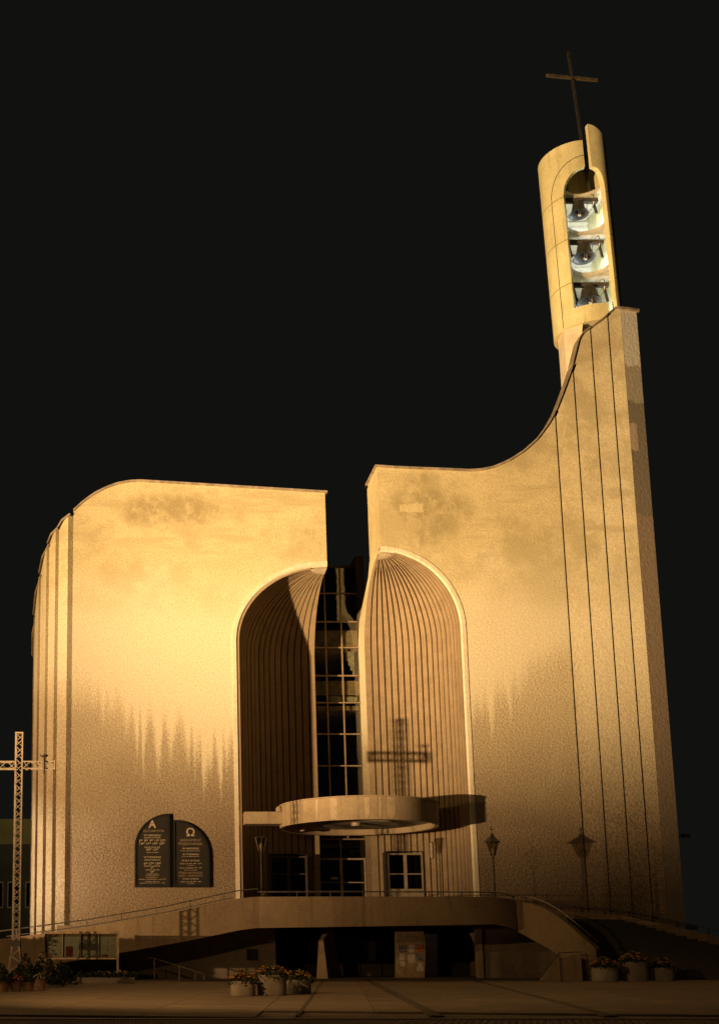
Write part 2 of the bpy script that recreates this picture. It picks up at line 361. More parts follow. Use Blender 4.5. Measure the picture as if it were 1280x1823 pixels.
# dark sett channels crossing the square
def strip(name, a, b, wd, z):
    a = Vector(a); b = Vector(b); d = (b-a).normalized(); nn = Vector((d.y, -d.x))*wd/2
    m = MB().plate([tuple(a-nn), tuple(a+nn), tuple(b+nn), tuple(b-nn)], z-0.03, z)
    return tag(obj(name, m, M['channel']), kind='structure')
strip('drainage_channel', (12.45, 61.0), (7.4, 27.9), 0.34, 0.008)
strip('drainage_channel', (19.0, 66.0), (11.6, 27.9), 0.30, 0.008)
strip('drainage_channel', (10.1, 60.5), (4.0, 27.9), 0.10, 0.008)
tag(obj('kerb', MB().box(-34, 60, 26.75, 27.15, -0.07, -0.002), M['fascia2']), kind='structure')
cob = MB()
for r in range(9):
    for k in range(150):
        x0 = -6 + k*0.16 + (0.08 if r % 2 else 0); y0 = 26.55 - r*0.23
        cob.hexa([(x0,y0-0.2,-0.08),(x0+0.145,y0-0.2,-0.08),(x0+0.145,y0,-0.08),(x0,y0,-0.08),(x0+.01,y0-0.19,-0.008),(x0+0.135,y0-0.19,-0.008),(x0+0.135,y0-.01,-0.01),(x0+.01,y0-.01,-0.01)])
tag(obj('sett_paving', cob, M['paving']), kind='stuff')

# ================================================================== THE CHURCH
YF = 68.0
church = thing('church', (14, 68, 0), 'floodlit modern church with two curved cream rendered wings and a sweeping tower', 'church')
RROOF = [(15.68,32.1),(16.72,32.02),(18.52,31.94),(20.32,31.87),(21.6,31.8),(22.4,31.86),(23.21,32.05),(24.14,32.48),(25.08,33.09),(26.03,33.94),(26.82,34.98),(27.42,36.0),(28.07,37.55),(28.63,39.0),(29.2,40.95),(29.45,41.35),(29.99,41.75),(30.77,42.3),(31.2,42.7),(31.68,43.15),(34,43.15)]
LROOF = [(-3.76,29.1),(-3.08,29.75),(-2.37,30.27),(-1.65,30.65),(-0.93,30.92),(-0.22,31.06),(0.5,31.1),(2.3,30.99),(5.89,30.76),(9.48,30.53),(12.45,30.34)]

def wallback(x): return interp([(21.0, 7.6), (22.5, 0.75), (40, 0.75)], x)
def wing(sign, X0, r, zs, h, d, roof, Xend, sidedepth, rimfar):
    """one curved wing: wall over the arch, solid wall, rim of the side arch; returns wall object"""
    m = MB(); n = 22
    a = [math.pi/2*(1-i/(n-1)) for i in range(n)]
    xs = [X0 + sign*r*math.cos(t) for t in a]
    zb = [zs + h*math.sin(t) for t in a]
    m.band([(x, YF) for x in xs], zb, [interp(roof, x) for x in xs], [(x, YF+sidedepth) for x in xs])
    k = 40
    xs2 = lin(X0 + sign*r, Xend, k)
    m.band([(x, YF) for x in xs2], [0]*k, [interp(roof, x) for x in xs2], [(x, YF+wallback(x)) for x in xs2])
    # rim in the side plane
    ang_ = [math.pi/2*i/14 for i in range(15)]
    inner = [(YF + d*math.cos(t), zs + h*math.sin(t)) for t in ang_]       # from deep to apex
    poly = [(YF+d, 0)] + inner + [(YF+sidedepth-0.05, zs+h+0.25), (YF+sidedepth+0.4, zs+h-0.55), (YF+d+1.4, zs+2.6), (YF+rimfar, zs+0.6), (YF+rimfar, 0)]
    xa, xb = X0 + sign*0.002, X0 + sign*0.34
    nn = len(poly)
    V = [(xa, y, z) for y, z in poly] + [(xb, y, z) for y, z in poly]
    F = [tuple(range(nn)), tuple(range(2*nn-1, nn-1, -1))] + [(i,(i+1)%nn,nn+(i+1)%nn,nn+i) for i in range(nn)]
    m.add(V, F)
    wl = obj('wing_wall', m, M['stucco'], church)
    # coping of bent sheet along the curved roofline
    allx = lin(X0 - sign*0.14, Xend, 60)
    f = [(x, YF-0.13) for x in allx]; b = [(x, YF+sidedepth+0.12 if sign*(x-X0) < r else YF+wallback(x)+0.1) for x in allx]
    zz = [interp(roof, x) for x in allx]
    obj('coping', MB().band(f, [q+0.002 for q in zz], [q+0.13 for q in zz], b), M['coping'], wl)
    # niche lining
    nu, nv = 37, 20
    def P(u, t, off):
        c, s = math.cos(u), math.sin(u); rr, dd, hh = r-off, d-off, h-off
        if t < 0: return (X0 + sign*rr*c, YF + dd*s, zs*(1+t))
        return (X0 + sign*rr*c*math.cos(t), YF + dd*s*math.cos(t), zs + hh*math.sin(t))
    ts = [-1.0] + [math.pi/2*i/(nv-1) for i in range(nv)]
    V = []; F = []
    for t in ts:
        for i in range(nu): V.append(P(math.pi/2*i/(nu-1), t, 0.02))
    for j in range(len(ts)-1):
        for i in range(nu-1): F.append((j*nu+i, j*nu+i+1, (j+1)*nu+i+1, (j+1)*nu+i))
    niche = obj('niche', MB().add(V, F), M['niche'], church, smooth=40)
    # ribs: boards of concrete running up the niche and converging over the dome
    nr = 18; rise = 0.2
    tt = [-1.0, -0.7, -0.4, -0.15] + [R(q) for q in (0,6,12,18,24,30,36,42,48,54,60,64,68,71,74,77,79.5)]
    for i in range(nr):
        V = []; F = []
        wob = rs.uniform(-0.012, 0.012)
        for t in tt:
            cosb = 1.0 if t < 0 else max(0.12, math.cos(t)); deg = -1 if t < 0 else math.degrees(t)
            gap = 0.095/(r*cosb)/2
            gl = gap if (i % 2 == 0 or deg < 66) else gap*max(0.02, (71-deg)/5 if deg < 71 else 0.02)
            gr = gap if (i % 2 == 1 or deg < 66) else gap*max(0.02, (71-deg)/5 if deg < 71 else 0.02)
            u0 = math.pi/2*i/nr + min(gl, math.pi/2/nr*0.3); u1 = math.pi/2*(i+1)/nr - min(gr, math.pi/2/nr*0.3)
            V += [P(u0, t, 0.0), P(u0, t, rise+wob), P(u1, t, rise+wob), P(u1, t, 0.0)]
        q = len(tt)
        for j in range(q-1):
            a_, b_ = 4*j, 4*j+4
            F += [(a_, b_, b_+1, a_+1), (a_+1, b_+1, b_+2, a_+2), (a_+2, b_+2, b_+3, a_+3)]
        e = 4*(q-1); F += [(e, e+1, e+2, e+3), (0, 3, 2, 1)]
        obj('rib', MB().add(V, F), M['rib'], niche)
    # smooth cap where the ribs meet
    V = [P(0, R(90), 0.19)]; F = []
    uu = [math.pi/2*i/12 for i in range(13)]
    for t in (R(84), R(79), R(77.5)):
        V += [P(u, t, 0.19 if t > R(78) else 0.10) for u in uu]
    F += [(0, 1+i, 2+i) for i in range(12)]
    for j in range(2):
        F += [(1+j*13+i, 2+j*13+i, 15+j*13+i-1+1, 14+j*13+i) for i in range(12)]
    obj('dome_cap', MB().add(V, F), M['trim'], niche, smooth=60)
    # raised moulding round the front arch
    pts = [(X0 + sign*(r*math.cos(t)), zs + h*math.sin(t)) for t in lin(R(90), 0, 24)] + [(X0+sign*r, z) for z in (15, 8, 2.8)]
    nrm = [(sign*math.cos(t), math.sin(t)) for t in lin(R(90), 0, 24)] + [(sign, 0)]*3
    V = []; F = []
    for (x, z), (nx, nz) in zip(pts, nrm):
        for off, yy in ((-0.10, YF+0.55), (-0.10, YF+0.06), (0.0, YF-0.05), (0.24, YF-0.05), (0.26, YF+0.05)):
            V.append((x+nx*off, yy, z+nz*off))
    for j in range(len(pts)-1):
        for k_ in range(4): F.append((5*j+k_, 5*j+5+k_, 5*j+6+k_, 5*j+1+k_))
    F.append((0,1,2,3,4))
    obj('arch_moulding', MB().add(V, F), M['trim'], niche, smooth=30)
    return wl, niche
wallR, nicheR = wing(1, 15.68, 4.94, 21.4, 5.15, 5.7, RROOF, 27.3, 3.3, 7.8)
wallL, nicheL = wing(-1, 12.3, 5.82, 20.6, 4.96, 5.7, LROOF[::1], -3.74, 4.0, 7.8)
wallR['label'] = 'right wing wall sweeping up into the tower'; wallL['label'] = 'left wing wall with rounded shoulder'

# stepped strips of the tower
gx = [27.3, 28.65, 29.97, 31.16, 32.07]
for i in range(4):
    a, b = gx[i], gx[i+1]; k = 9
    xs = [a, a+0.05] + lin(a+0.05, b, k)[1:]
    ys = [YF+0.015, YF+0.085] + lin(YF+0.085, YF, k)[1:]
    zt = [interp(RROOF, x) for x in xs]; zt[0] = zt[1]
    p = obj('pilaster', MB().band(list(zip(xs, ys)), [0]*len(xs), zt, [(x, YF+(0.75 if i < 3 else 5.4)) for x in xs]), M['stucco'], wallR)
    obj('coping', MB().band([(x, y-0.14) for x, y in zip(xs[1:], ys[1:])], [q+0.002 for q in zt[1:]], [q+0.12 for q in zt[1:]], [(x, YF+(0.85 if i < 3 else 5.5)) for x in xs[1:]]), M['coping'], wallR)
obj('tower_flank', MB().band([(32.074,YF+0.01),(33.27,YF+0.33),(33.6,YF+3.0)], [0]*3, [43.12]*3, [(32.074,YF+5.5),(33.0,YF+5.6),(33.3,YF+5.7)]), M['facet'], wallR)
obj('coping', MB().band([(31.95,YF-0.16),(33.42,YF+0.19),(33.75,YF+3.1)], [43.13]*3, [43.27]*3, [(31.95,YF+5.6),(33.1,YF+5.7),(33.4,YF+5.8)]), M['coping'], wallR)
obj('service_box', MB().box(32.1, 32.5, 68.02, 68.2, 0.1, 1.0), M['darkframe'], wallR) if False else None

# stepped strips wrapping round the left shoulder: (dark return start, ridge, end)
steps = [((-3.742,68.02),(-4.06,67.80),(-4.66,68.25), 28.75, 28.0), ((-4.66,68.26),(-4.86,68.10),(-5.30,68.75), 27.95, 27.2),
         ((-5.30,68.76),(-5.46,68.6),(-5.90,69.7), 27.0, 25.6), ((-5.90,69.72),(-6.02,69.55),(-6.42,71.6), 25.3, 23.4),
         ((-6.42,71.62),(-6.47,71.5),(-6.74,74.6), 23.2, 21.4)]
for a, b, c, z0, z1 in steps:
    f = [a, b, ((b[0]+c[0])/2, (b[1]+c[1])/2), c]; zt = [z0+0.05, z0, (z0+z1)/2+0.08, z1]
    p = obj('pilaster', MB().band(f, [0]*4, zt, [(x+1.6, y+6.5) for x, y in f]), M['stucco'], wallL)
    ff = [(b[0]+0.1, b[1]-0.14), (f[2][0]-0.14, f[2][1]-0.1), (c[0]-0.16, c[1]-0.02)]
    obj('coping', MB().band(ff, [q+0.003 for q in (z0, zt[2], z1)], [q+0.13 for q in (z0, zt[2], z1)], [(x+1.6, y+6.6) for x, y in ff]), M['coping'], wallL)

# nave behind the gap
obj('nave_wall', MB().box(15.72, 16.3, 75.85, 90, 0, 29.0), M['under'], church)
obj('nave_wall', MB().box(11.6, 12.26, 75.85, 90, 0, 28.4), M['under'], church)
obj('nave_roof', MB().box(12.27, 15.71, 75.9, 90, 28.05, 28.3), M['darkframe'], church)
obj('nave_wall', MB().box(12.28, 15.70, 89.0, 89.4, 0, 28.04), M['dark'], church)

# glazed curtain wall in the gap: each pane its own piece
YG = 75.5
gl = obj('curtain_wall', MB().box(12.31, 15.66, YG-0.06, YG+0.06, 28.0, 28.14), M['darkframe'], church)
gxs = [12.31, 13.4, 14.5, 15.66]; gzs = [8.9, 11.4, 13.9, 16.1, 18.3, 20.2, 22.2, 24.05, 26.1, 28.0]
for gxx in gxs[1:-1]:
    obj('mullion', MB().box(gxx-0.045, gxx+0.045, YG-0.09, YG+0.05, 8.9, 27.98), M['mullion'], gl)
for z in gzs[:-1]:
    obj('transom', MB().box(12.32, 15.655, YG-0.075, YG+0.045, z-0.045, z+0.045), M['mullion'], gl)
for i in range(3):
    for j in range(9):
        dy = rs.uniform(-0.008, 0.008)
        obj('pane', MB().box(gxs[i]+0.046, gxs[i+1]-0.046, YG-0.012+dy, YG+0.0+dy, gzs[j]+0.046, gzs[j+1]-0.046), M['glass'], gl)
# what stands behind the panes
obj('gallery_floor', MB().box(12.35, 15.68, 76.1, 88.5, 22.0, 22.3), M['interior'], church)
obj('gallery_parapet', MB().box(12.35, 15.68, 75.72, 75.85, 22.31, 23.5), M['interior'], church)
obj('gallery_floor', MB().box(12.35, 15.68, 76.1, 88.5, 17.9, 18.2), M['interior'], church)
obj('gallery_parapet', MB().box(12.35, 15.68, 75.72, 75.84, 18.9, 19.9), M['interior'], church)
for k in range(4):
    obj('curtain_fold', MB().box(15.25-0.13*k, 15.36-0.13*k, 75.66+0.05*k, 75.8+0.05*k, 20.3+0.35*k, 22.0), M['linen'], church)
def pillow(x0, x1, z0, z1):
    m = MB(); n = 12
    m.lathe([(0.02,-1),(0.6,-0.97),(0.86,-0.8),(1.0,-0.4),(1.0,0.4),(0.86,0.8),(0.6,0.97),(0.02,1)], seg=14)
    cx, cz = (x0+x1)/2, (z0+z1)/2; m.v = [(cx + v[2]*(x1-x0)/2, 75.8 + v[1]*0.18, cz + v[0]*(z1-z0)/2) for v in m.v]
    return m
obj('rolled_cloth', pillow(13.5, 14.42, 18.42, 18.85), M['linen'], church, smooth=60)
obj('rolled_cloth', pillow(14.58, 15.5, 18.40, 18.82), M['linen'], church, smooth=60)

# doors -----------------------------------------------------------------
def door(x0, x1, y, z0, z1, frame, glass, leaf_rows, kick, deep, name='door'):
    d = MB(); t = 0.11; xm = (x0+x1)/2
    d.box(x0, x0+t, y, y+0.14, z0, z1); d.box(x1-t, x1, y, y+0.14, z0, z1); d.box(x0+t+.001, x1-t-.001, y+.002, y+0.138, z1-t, z1)
    dr = obj(name, d, frame, church)
    if deep: 
        obj('reveal', MB().box(x0-0.02, x0-0.001, y-0.02, y+1.5, z0, z1+0.1).box(x1+0.001, x1+0.02, y-0.02, y+1.5, z0, z1+0.1).box(x0-0.02, x1+0.02, y-0.02, y+1.5, z1+0.101, z1+0.13).box(x0, x1, y+1.2, y+1.25, z0, z1), M['dark'], dr)
    obj('stile', MB().box(xm-0.10, xm+0.10, y-0.012, y+0.12, z0, z1-t-.003), frame, dr)
    for s in (0, 1):
        a, b = (x0+t+.002, xm-0.102) if s == 0 else (xm+0.102, x1-t-.002)
        if kick: obj('kick_panel', MB().box(a, b, y+0.01, y+0.1, z0+0.02, z0+kick), frame, dr)
        zz = [z0+kick] + leaf_rows + [z1-t]
        for k in range(len(zz)-1):
            if k: obj('glazing_bar', MB().box(a, b, y+0.015, y+0.1, zz[k]-0.035, zz[k]+0.035), frame, dr)
            obj('pane', MB().box(a+.003, b-.003, y+0.05, y+0.06, zz[k]+(0.037 if k else 0.003), zz[k+1]-(0.037 if k < len(zz)-2 else 0.003)), glass, dr)
        hx = xm-0.05 if s == 0 else xm+0.05
        obj('handle', MB().tube([(hx, y-0.05, z0+0.95), (hx, y-0.05, z0+1.45)], 0.018, 6), M['steel'], dr)
    return dr
ZT = 3.3
d1 = door(16.35, 18.62, 72.15, ZT, 7.68, M['frame'], M['darkglass'], [6.35], 2.1, True)
d2 = door(8.85, 11.2, 72.2, ZT, 7.5, M['darkframe'], M['darkglass'], [6.35], 1.6, True)
d3 = door(12.33, 15.64, YG-0.05, ZT, 7.62, M['frame'], M['darkglass'], [6.0], 1.5, False, 'entrance_door')
obj('pane', MB().box(12.4, 13.95, YG, YG+0.012, 7.66, 8.85).box(14.05, 15.6, YG, YG+0.012, 7.66, 8.85), M['darkglass'], d3)
obj('mullion', MB().box(13.95, 14.05, YG-0.06, YG+0.06, 7.625, 8.9), M['mullion'], d3)
obj('door_sign', MB().box(13.3, 13.75, YG-0.09, YG-0.075, 6.2, 6.34), M['paper'], d3)
obj('wall_lamp', MB().lathe([(0.03,0),(0.12,0.05),(0.12,1.0),(0.03,1.08)], (19.1,71.7,7.3), 10), M['frame'], nicheR, smooth=40)

# canopy ----------------------------------------------------------------
cc = (13.7, 67.9); cr = 4.72
cm = MB()
prof = [(cr-0.24, 9.22), (cr-0.24, 8.86), (cr, 8.84), (cr+0.01, 10.14), (cr+0.05, 10.16), (cr+0.05, 10.22), (0.02, 10.23)]
canopy = obj('canopy', MB().lathe(prof, (cc[0], cc[1], 0), 96), M['fascia'], church, smooth=35)
obj('soffit', MB().lathe([(cr-0.245, 9.215), (1.2, 9.20), (0.02, 9.2)], (cc[0], cc[1], 0), 64), M['soffit'], canopy, smooth=40)
obj('soffit_ring', MB().lathe([(2.3, 9.195), (2.25, 9.08), (0.02, 9.07)], (cc[0]+0.3, cc[1]+0.6, 0), 48), M['soffit'], canopy, smooth=40)
obj('soffit_lamp', MB().lathe([(0.02, 8.84), (0.26, 8.86), (0.3, 8.95), (0.3, 9.06)], (cc[0]-0.3, cc[1]-0.9, 0), 20), M['frame'], canopy, smooth=40)
obj('soffit_lamp', MB().lathe([(0.02, 8.9), (0.15, 8.92), (0.17, 8.98), (0.17, 9.19)], (cc[0]-3.0, cc[1]+2.6, 0), 14), M['frame'], canopy, smooth=40)
for k, a in enumerate((-2.06, -1.66, -1.50, -1.36, -2.28)):   # pale lime runs that stand a little proud
    wd = (0.045, 0.03, 0.012, 0.05, 0.02)[k]; n = 5; f = []; b = []; zb = []
    for q in range(n):
        t = a - wd + 2*wd*q/(n-1); f.append((cc[0]+(cr+0.016)*math.cos(t), cc[1]+(cr+0.016)*math.sin(t))); b.append((cc[0]+(cr-0.02)*math.cos(t), cc[1]+(cr-0.02)*math.sin(t))); zb.append(8.86 + (0.25*abs(q-2)/2 if k else 0.05))
    obj('lime_run', MB().band(f, zb, [10.12]*n, b), M['lime'], canopy)
obj('canopy_beam', MB().box(6.75, 9.15, 67.2, 68.4, 9.03, 9.76), M['fascia'], canopy)
obj('canopy_beam', MB().box(13.0, 14.3, 71.9, 75.4, 9.25, 9.9), M['fascia'], canopy)
obj('downpipe_box', MB().lathe([(0.02,0),(0.18,0.02),(0.2,0.2),(0.12,0.32),(0.02,0.34)], (8.85, 67.4, 9.77), 12), M['fascia'], canopy, smooth=40)

# ================================================================== TERRACE, RAMP, STAIRS
terr = thing('terrace', (13, 62, 0), 'raised concrete entrance terrace with a deep parapet below the canopy', 'terrace')
edge = [(6.70,60.0),(8.2,59.82),(10.5,59.68),(13,59.64),(15.5,59.7),(17.6,59.86),(19.2,60.15),(20.1,60.6),(20.72,61.2)]
nE = len(edge)
zbE = [2.70,2.72,2.75,2.79,2.83,2.86,2.9,2.75,2.55]
par = obj('parapet', MB().band(edge, zbE, [4.34]*7+[4.28,4.15], [(x-0.05, y+0.28) for x, y in edge]), M['fascia2'], terr, smooth=20)
obj('floor_slab', MB().plate([(6.7,60.32)] + [(x-0.05, y+0.29) for x, y in edge[1:]] + [(22.2,62.5),(28.8,66.6),(28.8,67.95),(21,67.95),(21,75.4),(6,75.4),(6,60.32)], 2.92, ZT), M['step'], terr)
def rail(name, parent, pts, r, zoff, post_every, mat=None, low=0.0, zf=None):
    """hand rail on posts; pts are points on the parapet top"""
    m = mat or M['steel']; top = [(x, y, z+zoff) for x, y, z in pts]
    ro = obj(name, MB().tube(top, r, 8), m, parent, smooth=60)
    L = 0; nxt = 0.3
    for a, b in zip(pts, pts[1:]):
        a = Vector(a); b = Vector(b); l = (b-a).length
        while nxt < L + l:
            p = a + (b-a)*((nxt-L)/l)
            obj('rail_post', MB().box(p.x-0.025, p.x+0.025, p.y-0.02, p.y+0.02, p.z-0.01, p.z+zoff-r*0.6), m, ro)
            nxt += post_every
        L += l
    return ro
rail('handrail', terr, [(x-0.02, y+0.14, z) for (x, y), z in zip(edge, [4.34]*7+[4.28,4.15])], 0.04, 0.26, 1.75)
# undercroft below the terrace
ucl = obj('undercroft_wall', MB().box(-4.2, 7.95, 63.3, 63.7, -0.04, 2.9), M['under'], terr)
obj('undercroft_vent', MB().box(6.35, 6.95, 63.2, 63.299, 1.0, 1.6), M['dark'], ucl)
obj('undercroft_wall', MB().box(7.55, 7.951, 63.71, 69, -0.04, 2.9), M['under'], terr)
ucr = obj('undercroft_wall', MB().box(19.75, 24.6, 64.4, 64.8, -0.04, 2.9), M['under'], terr)
obj('jamb', MB().box(19.45, 19.72, 64.2, 64.75, -0.04, 2.9), M['fascia2'], ucr)
obj('undercroft_wall', MB().box(7.6, 24.6, 69.0, 69.3, -0.04, 2.91), M['dark'], terr)
for k in range(4):
    dr = obj('cellar_door', MB().box(11.2+1.3*k, 12.4+1.3*k, 68.9, 68.98, 0.0, 2.2), M['darkframe'], terr)
    obj('pane', MB().box(11.35+1.3*k, 12.25+1.3*k, 68.88, 68.895, 0.9, 2.05), M['darkglass'], dr)
# canted piers
pr = obj('canted_pier', MB().hexa([(10.15,63.1,-0.04),(10.75,62.9,-0.04),(12.1,66.2,-0.04),(11.5,66.3,-0.04),(10.35,63.3,2.05),(10.6,63.2,2.1),(11.6,66.2,2.9),(11.3,66.3,2.9)]), M['fascia2'], terr)
bp = obj('canted_pier', MB().hexa([(14.93,65.0,-0.04),(16.6,65.0,-0.04),(16.9,66.3,-0.04),(15.2,66.3,-0.04),(15.06,65.12,1.99),(16.75,65.12,1.99),(16.95,66.3,2.9),(15.3,66.3,2.9)]), M['board'], terr)
bp['label'] = 'pier with notices pinned to its face'
sheets = [(15.2,1.40,0.42,0.42,'paperblue'),(15.78,1.42,0.30,0.42,'paper'),(16.2,1.42,0.40,0.44,'paperorange'),(15.22,0.98,0.30,0.36,'paper'),(15.70,0.82,0.40,0.50,'paper'),
          (16.18,0.94,0.40,0.40,'paperblue'),(15.25,0.64,0.28,0.28,'paper'),(16.28,0.62,0.20,0.20,'paper'),(16.16,0.36,0.40,0.26,'paper')]
for x, z, w_, h_, mt in sheets:
    y0 = 64.985 + 0.06*z + 0.0
    obj('notice_sheet', MB().hexa([(x,y0,z),(x+w_,y0,z),(x+w_,y0+0.01,z),(x,y0+0.01,z),(x,y0+0.06*h_,z+h_),(x+w_,y0+0.06*h_,z+h_),(x+w_,y0+0.06*h_+0.01,z+h_),(x,y0+0.06*h_+0.01,z+h_)]), M[mt], bp)

# ramp on the left
ramp = thing('ramp', (-2, 59.6, 0), 'long concrete ramp with solid parapet rising from the left to the terrace', 'ramp')
rtop = [(-16,0.75),(-11,1.45),(-7,2.1),(-2.4,2.70),(1.78,3.42),(4.5,4.02),(5.6,4.24),(6.4,4.33),(6.69,4.34)]
rx = [-16,-13,-10,-7,-4.7,-2.4,0,1.78,3.2,4.5,5.6,6.4,6.69]
rzt = [interp(rtop, x) for x in rx]
rbot = [(-16,-0.9),(-7,0.35),(-0.74,1.38),(3.2,2.08),(6.0,2.66),(6.69,2.70)]
rzb = [max(-0.05, interp(rbot, x)) for x in rx]
ry = [59.2+0.0*x for x in rx]; ry = [59.35 + 0.65*max(0, (x+1)/7.7) for x in rx]
obj('parapet', MB().band(list(zip(rx, ry)), rzb, rzt, [(x, y+0.25) for x, y in zip(rx, ry)]), M['fascia2'], ramp, smooth=20)
obj('ramp_slab', MB().band([(x, y+0.26) for x, y in zip(rx, ry)], [z-1.35 for z in rzt], [z-1.05 for z in rzt], [(x, 63.2) for x in rx]), M['step'], ramp)
obj('parapet', MB().band([(x, 63.22) for x in rx[:11]], [max(-0.05, z-1.4) for z in rzt[:11]], [z-0.25 for z in rzt[:11]], [(x, 63.4) for x in rx[:11]]), M['fascia2'], ramp)
rail('handrail', ramp, [(x, y+0.12, z) for x, y, z in zip(rx, ry, rzt)][2:], 0.035, 0.42, 1.85)
rail('handrail', ramp, [(x, 63.3, z-0.25) for x, z in zip(rx, rzt)][3:11], 0.03, 0.45, 1.85)

# fan stair on the right
stair = thing('staircase', (28, 62, 0), 'wide dark fan shaped flight of concrete steps climbing to the terrace', 'staircase')
inner = [(21.35,62.1),(21.95,61.3),(22.6,60.5),(23.4,59.9),(24.15,59.5)]
outer = [(28.8,66.5),(31.5,66.2),(34.2,65.4),(37,64.2),(40,62.4)]
def along(pl_, t):
    t = t*(len(pl_)-1); i = min(int(t), len(pl_)-2); u = t-i
    return (pl_[i][0]+(pl_[i+1][0]-pl_[i][0])*u, pl_[i][1]+(pl_[i+1][1]-pl_[i][1])*u)
NS = 20
for k in range(NS):
    t0, t1 = k/NS, (k+1)/NS
    a0, a1, b0, b1 = along(inner, t0), along(inner, t1), along(outer, t0), along(outer, t1)
    z1 = ZT - (k+1)*ZT/(NS+1)+0.0; z0 = max(-0.06, z1-0.22)
    st_ = MB().plate([a0, a1, b1, b0], z0, z1-0.03)
    def sh(p, q, e): return (p[0]+(q[0]-p[0])*e, p[1]+(q[1]-p[1])*e)
    st_.plate([a0, sh(a1, a0, -0.12), sh(b1, b0, -0.04), b0], z1-0.029, z1)
    obj('step', st_, M['step'], stair)
# inner balustrade: a curved concrete wall
bal = [(20.74,61.16),(21.25,60.55),(21.8,59.95),(22.35,59.45),(22.9,59.1),(23.45,58.95),(23.98,58.98)]
bt = [4.14,4.02,3.72,3.25,2.65,2.1,1.62]; bb_ = [2.52,2.10,1.68,1.2,0.75,0.4,0.25]
obj('balustrade', MB().band(bal, bb_, bt, [(x+0.55, y+0.75) for x, y in bal]), M['fascia2'], stair, smooth=25)
obj('balustrade_foot', MB().box(23.2, 23.75, 59.0, 59.7, -0.05, 1.1), M['under'], stair)
rail('handrail', stair, [(x+0.35, y+0.45, z) for (x, y), z in zip(bal, bt)], 0.035, 0.30, 1.3)
# outer balustrade
ob = [(24.6,66.95),(27.0,66.95),(28.8,66.75),(31.5,66.45),(34.2,65.65),(37,64.4),(40,62.6)]
ot = [3.85,3.72,3.55,2.95,2.2,1.5,0.8]; obm = [3.0,3.0,3.0,2.2,1.25,0.5,-0.05]
obj('balustrade', MB().band(ob, obm, ot, [(x+0.08, y+0.25) for x, y in ob]), M['fascia2'], stair, smooth=25)
rail('handrail', stair, [(x+0.04, y+0.1, z) for (x, y), z in zip(ob, ot)], 0.035, 0.36, 1.25)
obj('stair_core', MB().plate([(28.9,66.76),(31.5,66.5),(34.2,65.7),(37,64.5),(33,67.9),(28.9,67.9)], -0.05, 1.2), M['under'], stair)

# low cellar stair wall in front of the balustrade
cw = thing('cellar_stair_wall', (22.3, 58.5, 0), 'low concrete cheek wall with a small steel rail below the curved balustrade', 'wall')
obj('wall', MB().box(21.85, 22.95, 58.5, 58.75, -0.05, 1.18), M['fascia2'], cw)
obj('sloped_cheek', MB().prism([(20.8,-0.05),(21.84,-0.05),(21.84,1.12)], 58.5, 58.72), M['fascia2'], cw)
obj('handrail', MB().tube([(20.75,58.45,0.2),(21.85,58.45,1.42),(22.98,58.45,1.46)], 0.03, 8).tube([(21.85,58.45,0),(21.85,58.45,1.42)], 0.025, 6).tube([(22.96,58.45,0),(22.96,58.45,1.46)], 0.025, 6), M['steel'], cw)

# cellar handrail left
hr = thing('stair_handrail', (1.2, 60.5, 0), 'thin steel handrail sloping down under the ramp', 'handrail')
hp = [(0.85,60.6,1.14),(1.17,60.6,1.12),(2.49,60.6,0.72),(3.33,60.6,0.45),(4.3,60.6,0.16)]
obj('rail', MB().tube(hp, 0.035, 8), M['steel'], hr, smooth=60)
for x, z in ((1.17,1.12),(2.49,0.72),(3.33,0.45),(3.8,0.3)):
    obj('rail_post', MB().tube([(x,60.6,-0.05),(x,60.6,z-0.02)], 0.03, 6), M['steel'], hr)

# ================================================================== BELFRY
bel = thing('belfry', (31.28, 71.0, 42.6), 'tall slender concrete belfry split by a slot above the tower', 'belfry')
bel.rotation_euler = (0, R(-1.35), 0)
RB = 2.16; TH = 0.30; OP = R(43); OPR = R(23)
def arcpt(t, r):      # t=0 faces the square; the left half is round, the right half squarer and narrower
    t = (t + math.pi) % (2*math.pi) - math.pi; s_, c_ = math.sin(t), math.cos(t)
    if s_ <= 0: return ((r+0.18)*s_, -r*c_)
    e = 2/3.4
    return ((r-0.30)*s_**e, -r*math.copysign(abs(c_)**e, c_))
zsp, zar = 9.9, 1.75       # arch spring and rise (local z)
def shell(t_from, t_to, zb, zt, n):
    ts = lin(t_from, t_to, n)
    f = [arcpt(t, RB) for t in ts]; b = [arcpt(t, RB-TH) for t in ts]
    zb = [zb(t) if callable(zb) else zb for t in ts]; zt = [zt(t) if callable(zt) else zt for t in ts]
    return f, zb, zt, b
def arch(t): return zsp + zar*math.sqrt(max(0, 1-(t/(OP if t < 0 else OPR))**2))
SL = R(4.5)
ls = MB(); ls.band(*shell(-R(176), -OP, 0.3, 13.65, 30)); ls.band(*shell(-OP+1e-4, -SL, arch, 13.65, 16)); ls.band(*shell(-OP+1e-4, SL*1.2, 0.3, 1.5, 16))
lso = obj('half_shell', ls, M['belfry'], bel, smooth=30, local=True)
r2 = MB(); rtop = lambda t: 14.9 - 1.45*max(0.0, arcpt(t, RB)[0]/1.86)**2.2
r2.band(*shell(OPR, R(176), -1.2, rtop, 40)); r2.band(*shell(R(2.2), OPR-1e-4, arch, rtop, 16))
rso = obj('half_shell', r2, M['belfry'], bel, smooth=30, local=True)
